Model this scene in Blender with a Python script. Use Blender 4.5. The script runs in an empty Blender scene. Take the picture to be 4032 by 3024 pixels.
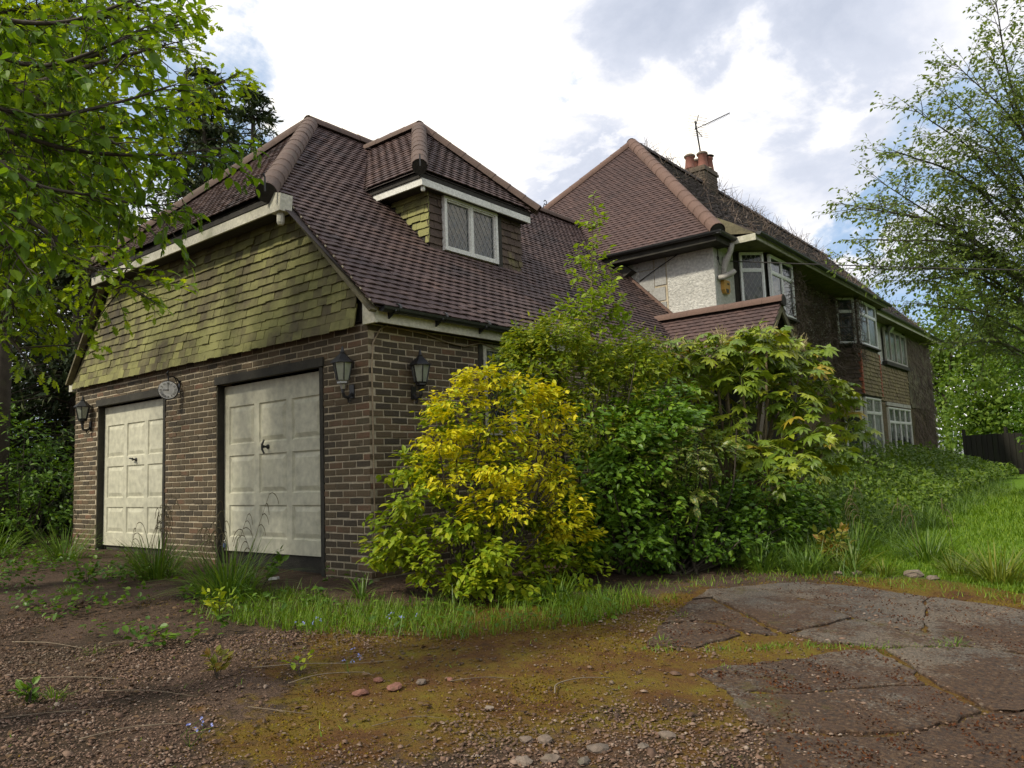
import bpy, math
import numpy as np
from mathutils import Matrix, Vector

S = bpy.context.scene
COL = S.collection
rng = np.random.default_rng(11)
PI = math.pi
R_ = math.radians

# ------------------------------------------------------------------ camera
CAMR = ((0.77478623, 0.09766903, 0.62463354), (0.63107508, -0.05995721, -0.77340118), (-0.03808605, 0.99341124, -0.10809051))
CAMP = np.array([6.16823643, -5.27075693, 1.0901975])
cam = bpy.data.objects.new('camera', bpy.data.cameras.new('camera'))
COL.objects.link(cam)
cm = Matrix(CAMR).to_4x4(); cm.translation = Vector(CAMP); cam.matrix_world = cm
cam.data.sensor_fit = 'HORIZONTAL'; cam.data.angle = R_(67.03); cam.data.clip_end = 2000; cam.data.clip_start = 0.05
S.camera = cam
# ------------------------------------------------------------------ sky, sun, exposure
SUN = np.array([-0.24, -0.70, 0.67]); SUN /= np.linalg.norm(SUN)
SUN_E = math.asin(SUN[2]); SUN_A = math.atan2(SUN[0], SUN[1])
S.view_settings.view_transform = 'Standard'; S.view_settings.look = 'None'
S.view_settings.exposure = 0.65; S.view_settings.gamma = 1.0; S.view_settings.use_curve_mapping = False
W = bpy.data.worlds.new('World'); S.world = W; W.use_nodes = True


class G:
    """small helper round a node tree"""
    def __init__(s, nt): s.nt = nt
    def n(s, t, ins=None, **pr):
        k = s.nt.nodes.new(t)
        for a, v in pr.items(): setattr(k, a, v)
        for i, v in (ins or {}).items(): s.put(k.inputs[i], v)
        return k
    def put(s, sock, v):
        if isinstance(v, bpy.types.NodeSocket): s.nt.links.new(v, sock)
        else:
            if sock.type == 'RGBA' and len(v) == 3: v = (*v, 1)
            sock.default_value = v
    def math(s, op, a, b=0.0, c=None, clamp=False):
        k = s.n('ShaderNodeMath', {0: a, 1: b}, operation=op, use_clamp=clamp)
        if c is not None: s.put(k.inputs[2], c)
        return k.outputs[0]
    def mix(s, f, a, b, blend='MIX'):
        k = s.n('ShaderNodeMix', data_type='RGBA', blend_type=blend)
        s.put(k.inputs[0], f); s.put(k.inputs[6], a); s.put(k.inputs[7], b)
        return k.outputs[2]
    def noise(s, vec, scale, detail=4, rough=.55, dist=0):
        return s.n('ShaderNodeTexNoise', {'Vector': vec, 'Scale': scale, 'Detail': detail, 'Roughness': rough, 'Distortion': dist}).outputs[0]
    def ramp(s, f, stops, interp='LINEAR'):
        k = s.n('ShaderNodeValToRGB', {0: f}); r = k.color_ramp; r.interpolation = interp
        while len(r.elements) < len(stops): r.elements.new(.5)
        for e, (p, c) in zip(r.elements, stops):
            e.position = p; e.color = (*c, 1) if len(c) == 3 else c
        return k.outputs[0]
    def step(s, f, lo, hi):
        k = s.n('ShaderNodeMapRange', {0: f, 1: lo, 2: hi, 3: 0.0, 4: 1.0}, interpolation_type='SMOOTHSTEP')
        return k.outputs[0]


def build_sky():
    nt = W.node_tree; nt.nodes.clear(); g = G(nt)
    tc = g.n('ShaderNodeTexCoord').outputs['Generated']
    sky = g.n('ShaderNodeTexSky', sky_type='NISHITA', sun_disc=False, sun_elevation=SUN_E, sun_rotation=SUN_A).outputs[0]
    blue = g.n('ShaderNodeVectorMath', {0: sky, 'Scale': 0.085}, operation='SCALE').outputs[0]
    blue = g.mix(0.7, blue, (0.32, 0.45, 0.64))
    xyz = g.n('ShaderNodeSeparateXYZ', {0: tc}).outputs
    d = g.math('ADD', g.math('MAXIMUM', xyz[2], 0.0), 0.32)
    pv = g.n('ShaderNodeCombineXYZ', {0: g.math('DIVIDE', xyz[0], d), 1: g.math('DIVIDE', xyz[1], d), 2: 3.7}).outputs[0]
    n1 = g.noise(pv, 1.35, 9, .56, .25)
    n2 = g.noise(pv, 2.6, 8, .6, .2)
    cover = g.math('ADD', n1, 0.0)
    def spot(v, r0, r1, amt):          # thinner or thicker cloud round a direction of the sky
        v = np.array(v, float); v /= np.linalg.norm(v)
        dt = g.n('ShaderNodeVectorMath', {0: tc, 1: tuple(v)}, operation='DOT_PRODUCT').outputs['Value']
        dt = g.math('ADD', dt, g.math('MULTIPLY', g.math('SUBTRACT', n2, .5), .08))
        return g.math('MULTIPLY', g.step(dt, math.cos(R_(r1)), math.cos(R_(r0))), amt)
    for v, r0, r1, a in SKY_HOLES: cover = g.math('ADD', cover, spot(v, r0, r1, a))
    cov = g.step(cover, .34, .50)
    shade = n2
    for v, r0, r1, a in SKY_DARK: shade = g.math('ADD', shade, spot(v, r0, r1, a))
    cloud = g.ramp(shade, [(0.22, (0.34, 0.38, 0.47)), (0.42, (0.50, 0.53, 0.61)), (0.54, (0.78, 0.77, 0.78)), (0.70, (1.28, 1.16, 0.95))])
    col = g.mix(cov, blue, cloud)
    low = g.step(xyz[2], -0.02, 0.03)
    col = g.mix(low, (0.10, 0.11, 0.08), col)
    bg = g.n('ShaderNodeBackground', {0: col, 1: SKY_K})
    o = g.n('ShaderNodeOutputWorld', {0: bg.outputs[0]})


SKY_K = 0.95
# direction, inner and outer radius in degrees, amount
SKY_HOLES = [((-.475, .70, .53), 1.5, 8, -0.26), ((-.15, .94, .32), 2, 8, -0.2), ((-.71, .51, .50), 1, 4, -0.14), ((-.62, .58, .53), 4, 15, 0.2), ((-.27, .86, .43), 3, 10, .15), ((-.2, .75, .62), 2, 9, .12)]
SKY_DARK = [((-.77, .25, .59), 1, 7, -0.20), ((-.53, .77, .36), 1, 5, -0.14), ((.05, .88, .47), 4, 22, 0.05), ((-.64, .57, .50), 5, 18, 0.22), ((-.3, .82, .48), 3, 10, .12), ((-.19, .90, .40), 3, 10, -.06)]
build_sky()
sl = bpy.data.lights.new('sun', 'SUN'); sl.energy = 2.4; sl.angle = R_(4.0); sl.color = (1.0, 0.92, 0.76)
sun = bpy.data.objects.new('sun', sl); COL.objects.link(sun)
sun.rotation_euler = Vector(SUN).to_track_quat('Z', 'Y').to_euler()

# ------------------------------------------------------------------ materials
def matbase(name):
    m = bpy.data.materials.new(name); m.use_nodes = True; m.node_tree.nodes.clear()
    g = G(m.node_tree)
    g.pos = g.n('ShaderNodeNewGeometry').outputs['Position']
    return m, g


def rand_of(g):
    oi = g.n('ShaderNodeObjectInfo').outputs['Random']
    ri = g.n('ShaderNodeNewGeometry').outputs['Random Per Island']
    return g.math('FRACT', g.math('ADD', g.math('MULTIPLY', oi, 7.31), ri))


def surf(name, stops, rnd=.5, nscale=6, ndetail=6, patches=(), rough=.8, bump=((40, .3),), spec=.3, metal=0, stretch=None, bdist=.01):
    """stops: colour ramp; rnd: how much of the ramp position is per piece; patches: (colour, scale, lo, hi, amount)"""
    m, g = matbase(name)
    p = g.pos
    if stretch: p = g.n('ShaderNodeVectorMath', {0: p, 1: stretch}, operation='MULTIPLY').outputs[0]
    nz = g.noise(p, nscale, ndetail)
    nzz = g.math('ADD', g.math('MULTIPLY', g.math('SUBTRACT', nz, .5), 1.9), .5)
    f = g.math('ADD', g.math('MULTIPLY', rand_of(g), rnd), g.math('MULTIPLY', nzz, 1 - rnd), clamp=True) if rnd > 0 else nzz
    c = g.ramp(f, stops)
    fine = g.noise(g.pos, nscale * 9, 3)
    c = g.mix(1.0, c, g.ramp(fine, [(.25, (.72,) * 3), (.75, (1.18,) * 3)]), 'MULTIPLY')
    for k, (pc, sc, lo, hi, am) in enumerate(patches):
        off = g.n('ShaderNodeVectorMath', {0: p, 1: (17.3 * (k + 1), 5.1 * k, 3.3)}, operation='ADD').outputs[0]
        q = g.math('MULTIPLY', g.step(g.noise(off, sc, 7, .62), lo, hi), am)
        c = g.mix(q, c, pc)
    b = g.n('ShaderNodeBsdfPrincipled', {'Base Color': c, 'Roughness': rough, 'Metallic': metal, 'Specular IOR Level': spec})
    prev = None
    for sc, st in bump:
        h = g.noise(g.pos, sc, 6, .6)
        ins = {'Strength': st, 'Distance': bdist, 'Height': h}
        if prev: ins['Normal'] = prev
        prev = g.n('ShaderNodeBump', ins).outputs[0]
    if prev: g.put(b.inputs['Normal'], prev)
    g.n('ShaderNodeOutputMaterial', {0: b.outputs[0]})
    return m


def leafmat(name, stops, tcol, tr=.35, rough=.45, spec=.35, patches=(), nscale=2.0, rnd=.75, bleach=0):
    m, g = matbase(name)
    nz = g.noise(g.pos, nscale, 3)
    f = g.math('ADD', g.math('MULTIPLY', rand_of(g), rnd), g.math('MULTIPLY', nz, 1 - rnd), clamp=True)
    c = g.ramp(f, stops)
    for pc, sc, lo, hi, am in patches:
        c = g.mix(g.math('MULTIPLY', g.step(g.noise(g.pos, sc, 3), lo, hi), am), c, pc)
    b = g.n('ShaderNodeBsdfPrincipled', {'Base Color': c, 'Roughness': rough, 'Specular IOR Level': spec})
    t = g.n('ShaderNodeBsdfTranslucent', {0: g.mix(1.0, c, tcol, 'MULTIPLY')})
    mx = g.n('ShaderNodeMixShader', {0: tr, 1: b.outputs[0], 2: t.outputs[0]})
    g.n('ShaderNodeOutputMaterial', {0: mx.outputs[0]})
    return m


M = {}
M['brick'] = surf('brick', [(0, (.050, .042, .030)), (.3, (.080, .062, .040)), (.55, (.110, .084, .050)), (.8, (.130, .092, .054)), (.95, (.17, .090, .055)), (1, (.12, .105, .055))], rnd=.8, nscale=9,
                  patches=[((.06, .07, .035), 1.6, .56, .74, .55), ((.32, .29, .25), 14, .66, .78, .5), ((.03, .028, .024), .9, .60, .78, .55)], bump=((60, .5), (14, .5)))
M['mortar'] = surf('mortar', [(0, (.36, .305, .21)), (1, (.54, .465, .34))], rnd=0, nscale=3, patches=[((.10, .10, .055), 1.5, .52, .7, .6)], bump=((90, .6),))
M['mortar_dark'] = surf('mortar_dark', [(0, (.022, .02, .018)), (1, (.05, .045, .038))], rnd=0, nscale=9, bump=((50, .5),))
M['rooftile'] = surf('roof_tile', [(0, (.062, .040, .039)), (.35, (.087, .056, .052)), (.7, (.107, .069, .061)), (.92, (.135, .082, .067)), (1, (.17, .10, .08))], rnd=.62, nscale=1.3,
                     patches=[((.04, .034, .036), 1.1, .50, .72, .7), ((.36, .34, .32), 26, .735, .77, .8), ((.10, .10, .06), 2.4, .66, .8, .4)], bump=((70, .35), (20, .3)), rough=.72, spec=.35)
M['housetile'] = surf('house_tile', [(0, (.066, .043, .041)), (.4, (.088, .056, .051)), (.8, (.108, .067, .059)), (1, (.14, .085, .07))], rnd=.55, nscale=1.6,
                      patches=[((.045, .035, .034), 1.3, .54, .74, .6), ((.44, .42, .38), 30, .70, .74, .9)], bump=((70, .35),), rough=.75)
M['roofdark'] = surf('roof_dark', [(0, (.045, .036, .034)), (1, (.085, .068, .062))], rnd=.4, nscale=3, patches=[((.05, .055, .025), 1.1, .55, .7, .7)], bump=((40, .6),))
M['ridge'] = surf('ridge_tile', [(0, (.095, .066, .053)), (1, (.145, .098, .077))], rnd=.5, nscale=5, patches=[((.09, .08, .055), 3, .55, .75, .6), ((.30, .27, .23), 16, .68, .76, .5), ((.06, .05, .045), 1.6, .6, .75, .5)], bump=((50, .3),))
M['ridge_red'] = surf('ridge_red', [(0, (.12, .075, .058)), (1, (.17, .105, .08))], rnd=.5, nscale=5, patches=[((.09, .07, .05), 3, .58, .75, .5), ((.36, .33, .28), 16, .68, .76, .5)], bump=((50, .3),))
M['hung'] = surf('hung_tile', [(0, (.065, .05, .036)), (.35, (.115, .10, .05)), (.65, (.20, .195, .072)), (1, (.30, .29, .10))], rnd=.42, nscale=1.0,
                 patches=[((.045, .037, .03), 1.25, .53, .68, .75), ((.30, .30, .11), .75, .50, .66, .65), ((.03, .028, .024), 9, .62, .74, .55), ((.34, .33, .20), 24, .68, .75, .5)], bump=((60, .4), (18, .3)))
M['hung_brown'] = surf('hung_brown', [(0, (.06, .042, .034)), (.6, (.095, .066, .05)), (1, (.13, .095, .066))], rnd=.6, nscale=3,
                       patches=[((.22, .20, .075), 1.3, .56, .66, .55), ((.26, .23, .16), 20, .67, .75, .6)], bump=((60, .4),))
M['hung_green'] = surf('hung_green', [(0, (.12, .085, .05)), (.5, (.19, .145, .072)), (1, (.26, .215, .095))], rnd=.5, nscale=2,
                       patches=[((.05, .035, .03), 1.0, .56, .7, .8), ((.04, .035, .03), 8, .62, .72, .5)], bump=((60, .4),))
M['redcorner'] = surf('red_corner', [(0, (.24, .07, .04)), (1, (.36, .11, .06))], rnd=.6, nscale=6, bump=((60, .3),))
M['white'] = surf('white_paint', [(0, (.60, .60, .55)), (1, (.78, .77, .72))], rnd=.2, nscale=4, patches=[((.22, .24, .12), 2.6, .55, .75, .55), ((.16, .14, .11), 22, .70, .76, .7)], bump=((60, .12),), rough=.55)
M['fascia'] = surf('fascia_board', [(0, (.46, .44, .36)), (1, (.64, .62, .52))], rnd=.2, nscale=3, patches=[((.24, .25, .12), 1.7, .50, .68, .5), ((.15, .13, .10), 18, .68, .74, .8)], bump=((50, .2),), rough=.6)
M['pvc'] = surf('window_white', [(0, (.70, .71, .70)), (1, (.82, .83, .82))], rnd=.2, nscale=5, patches=[((.30, .30, .26), 9, .64, .75, .6)], bump=((60, .06),), rough=.4)
M['door'] = surf('garage_door', [(0, (.48, .465, .355)), (1, (.56, .545, .425))], rnd=0, nscale=1.1, patches=[((.26, .30, .13), .8, .56, .80, .5), ((.40, .41, .30), 3.2, .55, .8, .4), ((.12, .10, .07), 30, .76, .79, .7)], bump=((80, .05),), rough=.48)
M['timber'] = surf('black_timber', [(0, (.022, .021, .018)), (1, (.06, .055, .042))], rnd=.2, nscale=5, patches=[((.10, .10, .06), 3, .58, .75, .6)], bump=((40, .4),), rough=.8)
M['greywood'] = surf('grey_wood', [(0, (.30, .28, .24)), (1, (.52, .50, .45))], rnd=.1, nscale=6, patches=[((.13, .12, .10), 5, .55, .7, .7)], bump=((40, .5),))
M['barge'] = surf('barge_board', [(0, (.09, .08, .05)), (1, (.20, .175, .10))], rnd=0, nscale=3, patches=[((.05, .045, .035), 2.5, .5, .7, .8)], bump=((40, .5),))
M['gutter'] = surf('gutter_black', [(0, (.012, .013, .014)), (1, (.028, .03, .03))], rnd=0, nscale=6, rough=.45, spec=.5, bump=((30, .05),))
M['iron'] = surf('black_iron', [(0, (.010, .010, .011)), (1, (.026, .026, .027))], rnd=0, nscale=12, rough=.42, spec=.5, patches=[((.10, .10, .09), 14, .66, .76, .4)], bump=((60, .15),))
M['lead'] = surf('lead_strip', [(0, (.22, .22, .21)), (1, (.34, .34, .33))], rnd=0, nscale=20, rough=.5, spec=.5, bump=())
M['leaddark'] = surf('lead_dark', [(0, (.10, .11, .11)), (1, (.17, .18, .18))], rnd=0, nscale=20, rough=.5, spec=.5, bump=())
M['render'] = surf('pebbledash', [(0, (.58, .57, .52)), (1, (.80, .79, .73))], rnd=0, nscale=2.2, patches=[((.20, .19, .15), 1.5, .58, .78, .6), ((.32, .30, .25), 30, .58, .7, .6)], bump=((26, 1.0), (60, .6)), bdist=.05)
M['block'] = surf('concrete_block', [(0, (.27, .27, .255)), (1, (.40, .395, .37))], rnd=.5, nscale=3, patches=[((.20, .185, .15), 4, .55, .7, .5)], bump=((50, .4),))
M['housebrick'] = surf('house_brick', [(0, (.085, .065, .036)), (.5, (.145, .108, .058)), (1, (.20, .14, .078))], rnd=.6, nscale=4, patches=[((.055, .065, .022), 1.0, .5, .7, .7)], bump=((60, .4),))
M['clay'] = surf('clay_pot', [(0, (.20, .085, .065)), (1, (.28, .125, .095))], rnd=.4, nscale=6, patches=[((.12, .08, .06), 5, .58, .72, .6)], bump=((50, .2),))
M['stack'] = surf('chimney_brick', [(0, (.06, .048, .035)), (.6, (.10, .078, .055)), (1, (.15, .10, .07))], rnd=.6, nscale=7, patches=[((.28, .27, .22), 6, .60, .72, .7)], bump=((60, .5),))
M['alarm'] = surf('alarm_yellow', [(0, (.46, .25, .05)), (1, (.58, .33, .07))], rnd=0, nscale=9, rough=.5, bump=((60, .1),))
M['dial'] = surf('clock_dial', [(0, (.80, .79, .76)), (1, (.88, .87, .84))], rnd=0, nscale=20, rough=.5, bump=())
M['bluegrey'] = surf('padlock_blue', [(0, (.05, .08, .16)), (1, (.10, .14, .24))], rnd=0, rough=.4, bump=())
M['steel'] = surf('steel', [(0, (.30, .30, .29)), (1, (.45, .45, .44))], rnd=0, rough=.4, metal=.6, bump=())
M['cable'] = surf('tan_cable', [(0, (.22, .17, .11)), (1, (.34, .27, .18))], rnd=0, nscale=9, bump=())
M['cabledark'] = surf('dark_cable', [(0, (.02, .02, .02)), (1, (.05, .045, .04))], rnd=0, nscale=9, bump=())
M['litter'] = surf('white_plastic', [(0, (.7, .7, .7)), (1, (.8, .8, .8))], rnd=0, rough=.4, bump=())
M['barkgrey'] = surf('bark_grey', [(0, (.07, .06, .045)), (1, (.14, .12, .095))], rnd=.2, nscale=8, bump=())
M['darkmoss'] = leafmat('dark_moss', [(0, (.036, .014, .008)), (.6, (.090, .032, .014)), (1, (.13, .065, .02))], (1, 1, .6), .1, .9, .1)
M['bark'] = surf('bark', [(0, (.035, .028, .02)), (1, (.085, .07, .05))], rnd=.2, nscale=8, patches=[((.07, .08, .03), 3, .55, .7, .5)], bump=((30, .8),))
M['barkpale'] = surf('bark_pale', [(0, (.13, .10, .06)), (1, (.26, .21, .13))], rnd=.2, nscale=8, bump=((40, .5),))
M['creeper'] = surf('dead_creeper', [(0, (.08, .058, .046)), (.5, (.15, .112, .088)), (1, (.25, .195, .15))], rnd=.8, nscale=3, bump=())
M['stick'] = surf('twig', [(0, (.10, .075, .05)), (1, (.24, .19, .13))], rnd=.6, nscale=6, bump=((60, .4),))
M['stone'] = surf('stone', [(0, (.10, .09, .075)), (.5, (.17, .13, .10)), (1, (.24, .20, .16))], rnd=.6, nscale=5, patches=[((.07, .075, .03), 5, .55, .7, .6)], bump=((40, .6),))
M['rubble'] = surf('red_rubble', [(0, (.15, .065, .045)), (1, (.23, .11, .08))], rnd=.6, nscale=8, patches=[((.08, .075, .03), 5, .55, .7, .6)], bump=((40, .6),))
M['pebble'] = surf('pebble', [(0, (.06, .038, .026)), (.3, (.12, .072, .048)), (.6, (.185, .112, .075)), (.85, (.23, .155, .11)), (1, (.32, .27, .22))], rnd=.9, nscale=2, patches=[((.055, .05, .02), .9, .5, .68, .6)], bump=((80, .3),), rough=.75)
M['fence'] = surf('fence_board', [(0, (.009, .008, .006)), (1, (.022, .020, .015))], rnd=.7, nscale=4, patches=[((.03, .04, .015), 2, .55, .7, .6)], bump=((40, .5),), stretch=(1, 1, .15))


def glass(name, tint, rough=.06):
    m, g = matbase(name)
    nz = g.noise(g.pos, 3.0, 4)
    c = g.mix(g.step(nz, .4, .7), tint, tuple(min(1, x * 1.9) for x in tint))
    b = g.n('ShaderNodeBsdfPrincipled', {'Base Color': c, 'Roughness': rough, 'Specular IOR Level': .55})
    w = g.n('ShaderNodeBump', {'Strength': .22, 'Distance': .03, 'Height': g.noise(g.pos, 3.5, 3)}).outputs[0]
    g.put(b.inputs['Normal'], w)
    g.n('ShaderNodeOutputMaterial', {0: b.outputs[0]}); return m


M['glass'] = glass('window_glass', (.020, .026, .024))
M['glasspale'] = glass('curtained_glass', (.062, .070, .056), .12)
M['glassblue'] = glass('sky_glass', (.022, .028, .028), .05)
M['lampglass'] = glass('lamp_glass', (.20, .215, .17), .15)

# leaves
M['lf_oak'] = leafmat('leaf_oak', [(0, (.11, .21, .010)), (.5, (.21, .34, .012)), (1, (.37, .48, .018))], (1.45, 1.25, .5), .55)
M['lf_horn'] = leafmat('leaf_hornbeam', [(0, (.06, .13, .012)), (.6, (.12, .22, .014)), (1, (.22, .33, .018))], (1.4, 1.3, .5), .50, .5, .35)
M['lf_conif'] = leafmat('needles', [(0, (.018, .034, .013)), (.6, (.040, .064, .020)), (1, (.10, .11, .028))], (1, 1, .5), .15, .6)
M['lf_bush'] = leafmat('leaf_bush', [(0, (.042, .10, .010)), (.6, (.085, .175, .014)), (1, (.16, .26, .02))], (1.3, 1.2, .5), .35)
M['lf_yel'] = leafmat('leaf_golden', [(0, (.24, .34, .012)), (.25, (.44, .48, .014)), (.6, (.62, .58, .016)), (1, (.78, .64, .02))], (1.15, 1.05, .4), .35, .5)
M['lf_lime'] = leafmat('leaf_lime', [(0, (.14, .24, .014)), (.6, (.27, .36, .016)), (1, (.46, .46, .018))], (1.2, 1.1, .4), .38, .5)
M['lf_sap'] = leafmat('leaf_sapling', [(0, (.15, .25, .018)), (.6, (.26, .37, .028)), (1, (.38, .47, .04))], (1.2, 1.15, .5), .40, .5)
M['lf_cam'] = leafmat('leaf_camellia', [(0, (.055, .13, .012)), (.6, (.12, .23, .018)), (1, (.24, .35, .025))], (1.2, 1.2, .5), .28, .42, .35)
M['lf_mix'] = leafmat('leaf_mixed', [(0, (.11, .19, .014)), (.55, (.22, .30, .018)), (.88, (.37, .38, .022)), (1, (.36, .22, .035))], (1.2, 1.1, .4), .35, .45)
M['lf_auc'] = leafmat('leaf_spotted', [(0, (.07, .13, .016)), (1, (.13, .19, .02))], (1.2, 1.1, .5), .25, .35, .45, patches=[((.40, .38, .10), 55, .53, .60, .9)])
M['lf_fat'] = leafmat('leaf_fatsia', [(0, (.09, .16, .018)), (.5, (.19, .27, .022)), (.85, (.32, .37, .025)), (1, (.44, .40, .035))], (1.2, 1.1, .5), .30, .38, .5)
M['lf_fatyel'] = leafmat('leaf_fatsia_yellow', [(0, (.30, .28, .03)), (1, (.42, .30, .03))], (1.1, 1.0, .4), .30, .4, .4)
M['lf_right'] = leafmat('leaf_beech', [(0, (.10, .155, .040)), (.6, (.18, .25, .055)), (1, (.28, .35, .075))], (1.2, 1.15, .6), .40, .5)
M['lf_far'] = leafmat('leaf_far', [(0, (.06, .12, .015)), (.6, (.12, .20, .02)), (1, (.22, .30, .035))], (1.2, 1.1, .5), .45, .6)
M['grass'] = leafmat('grass_blade', [(0, (.075, .155, .010)), (.6, (.145, .25, .012)), (1, (.25, .33, .02))], (1.1, 1.1, .5), .35, .5, patches=[((.24, .20, .08), .8, .66, .8, .4)])
M['sedge'] = leafmat('sedge_blade', [(0, (.050, .11, .014)), (.6, (.105, .185, .018)), (.9, (.17, .25, .025)), (1, (.28, .25, .09))], (1.1, 1.1, .5), .3, .42, .4)
M['sedgeyel'] = leafmat('sedge_yellow', [(0, (.075, .12, .014)), (.6, (.15, .19, .018)), (1, (.27, .25, .04))], (1.1, 1.1, .5), .3, .42, .4)
M['seed'] = surf('seed_head', [(0, (.07, .055, .03)), (1, (.17, .14, .07))], rnd=.5, bump=())
M['bramble'] = leafmat('leaf_bramble', [(0, (.055, .11, .012)), (.6, (.115, .19, .016)), (1, (.20, .27, .022))], (1.2, 1.2, .5), .3, .5)
M['moss'] = leafmat('moss', [(0, (.080, .040, .008)), (.35, (.13, .075, .009)), (.7, (.18, .14, .012)), (1, (.13, .16, .012))], (1.1, 1.0, .4), .15, .9, .1, rnd=.45, nscale=1.3)
M['litterleaf'] = leafmat('dead_leaf', [(0, (.045, .028, .018)), (.5, (.10, .06, .035)), (1, (.20, .13, .07))], (1, .9, .7), .1, .8, .15)
M['flower'] = leafmat('blue_flower', [(0, (.26, .30, .62)), (1, (.40, .44, .75))], (1, 1, 1), .2, .6)
M['shoot'] = leafmat('leaf_shoot', [(0, (.12, .17, .016)), (.6, (.24, .22, .03)), (1, (.36, .16, .06))], (1.1, 1.0, .5), .35, .5)
M['stalk'] = surf('flower_stalk', [(0, (.30, .24, .12)), (1, (.44, .38, .20))], rnd=.5, bump=())


def ground_mat():
    m, g = matbase('ground_soil')
    x = g.n('ShaderNodeSeparateXYZ', {0: g.pos}).outputs
    n1 = g.noise(g.pos, .85, 8, .62); n2 = g.noise(g.pos, 2.3, 8, .65); n3 = g.noise(g.pos, 34, 5, .6); n4 = g.noise(g.pos, 90, 3)
    grav = g.ramp(n4, [(.25, (.026, .018, .012)), (.45, (.068, .043, .029)), (.6, (.125, .080, .054)), (.78, (.18, .13, .095))])
    soil = g.mix(g.step(g.noise(g.pos, 60, 4, .7), .56, .70), g.ramp(n3, [(.3, (.020, .014, .009)), (.7, (.060, .041, .023))]), (.13, .09, .06))
    moss = g.ramp(g.noise(g.pos, 2.6, 9, .72), [(.3, (.045, .022, .010)), (.42, (.10, .045, .012)), (.52, (.125, .075, .010)), (.62, (.14, .105, .010)), (.75, (.10, .11, .012))])
    c = g.mix(g.math('MULTIPLY', g.step(n2, .46, .60), .8), grav, soil)
    n6 = g.noise(g.pos, 6.0, 6, .7)
    u = g.math('SUBTRACT', g.math('MULTIPLY', x[0], .76), g.math('MULTIPLY', x[1], .65))      # distance in front of the garage corner
    band = g.math('MULTIPLY', g.step(u, .9, 1.9), g.step(u, 5.2, 3.4))
    rightish = g.step(g.math('ADD', g.math('MULTIPLY', x[0], .65), g.math('MULTIPLY', x[1], .76)), -1.6, .6)
    mm = g.math('MULTIPLY', g.math('MULTIPLY', band, rightish), .50)
    c = g.mix(g.math('MULTIPLY', g.step(g.math('ADD', g.math('ADD', n1, mm), g.math('MULTIPLY', g.math('SUBTRACT', n6, .5), .7)), .66, .80), .9), c, moss)
    # lawn, a region of its own beyond the drive
    lawn = g.ramp(n3, [(.25, (.07, .14, .008)), (.6, (.12, .22, .010)), (.85, (.17, .27, .015))])
    lx = g.math('ADD', x[1], g.math('MULTIPLY', g.math('SUBTRACT', n1, .5), 1.2))
    c = g.mix(g.step(lx, 2.6, 3.2), c, lawn)
    b = g.n('ShaderNodeBsdfPrincipled', {'Base Color': c, 'Roughness': .9, 'Specular IOR Level': .2})
    bp = g.n('ShaderNodeBump', {'Strength': .9, 'Distance': .02, 'Height': n3}).outputs[0]
    bp = g.n('ShaderNodeBump', {'Strength': .9, 'Distance': .012, 'Height': n4, 'Normal': bp}).outputs[0]
    g.put(b.inputs['Normal'], bp)
    g.n('ShaderNodeOutputMaterial', {0: b.outputs[0]}); return m


def grav_of(g):
    n = g.noise(g.pos, 95, 3, .6)
    return g.ramp(n, [(.3, (.026, .016, .011)), (.48, (.075, .044, .030)), (.62, (.13, .085, .062)), (.78, (.21, .17, .14))])


def asphalt_mat():
    m, g = matbase('old_asphalt')
    n1 = g.noise(g.pos, 1.1, 8, .6); n2 = g.noise(g.pos, 6.5, 8, .68); n4 = g.noise(g.pos, 120, 3); n3 = g.noise(g.pos, 40, 4)
    c = g.ramp(n1, [(.35, (.092, .085, .076)), (.5, (.125, .108, .088)), (.65, (.15, .122, .092))])
    c = g.mix(1.0, c, g.ramp(g.noise(g.pos, 70, 4, .7), [(.32, (.35,) * 3), (.5, (.95,) * 3), (.62, (1.5, 1.4, 1.3)), (.72, (2.4, 2.2, 2.0))]), 'MULTIPLY')
    xx = g.n('ShaderNodeSeparateXYZ', {0: g.pos}).outputs
    u_ = g.math('SUBTRACT', g.math('MULTIPLY', xx[0], .76), g.math('MULTIPLY', xx[1], .65))
    moss = g.ramp(n3, [(.34, (.022, .013, .009)), (.5, (.062, .030, .015)), (.62, (.10, .056, .026)), (.75, (.15, .105, .07))])
    off = g.n('ShaderNodeVectorMath', {0: g.pos, 1: (9.1, 4.2, 0)}, operation='ADD').outputs[0]
    k = g.math('ADD', g.math('ADD', g.math('MULTIPLY', g.noise(off, .9, 5, .6), .42), g.math('MULTIPLY', g.noise(off, 7, 8, .75), .42)), g.math('MULTIPLY', g.noise(off, 45, 4, .7), .34))
    c = g.mix(g.math('MULTIPLY', g.step(g.math('ADD', k, g.math('MULTIPLY', g.math('SUBTRACT', u_, 3.0), .028)), .540, .600), .85), c, moss)
    c = g.mix(g.math('MULTIPLY', g.step(g.noise(off, 2.2, 8, .7), .52, .66), .55), c, grav_of(g))
    c = g.mix(g.math('MULTIPLY', g.step(g.noise(off, 1.7, 8, .65), .60, .70), .75), c, (.085, .072, .014))
    b = g.n('ShaderNodeBsdfPrincipled', {'Base Color': c, 'Roughness': .85, 'Specular IOR Level': .3})
    bp = g.n('ShaderNodeBump', {'Strength': .8, 'Distance': .012, 'Height': n4}).outputs[0]
    bp = g.n('ShaderNodeBump', {'Strength': .8, 'Distance': .05, 'Height': k, 'Normal': bp}).outputs[0]
    g.put(b.inputs['Normal'], bp)
    g.n('ShaderNodeOutputMaterial', {0: b.outputs[0]}); return m


M['ground'] = ground_mat(); M['asphalt'] = asphalt_mat()

# ------------------------------------------------------------------ objects
WM = {}


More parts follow.
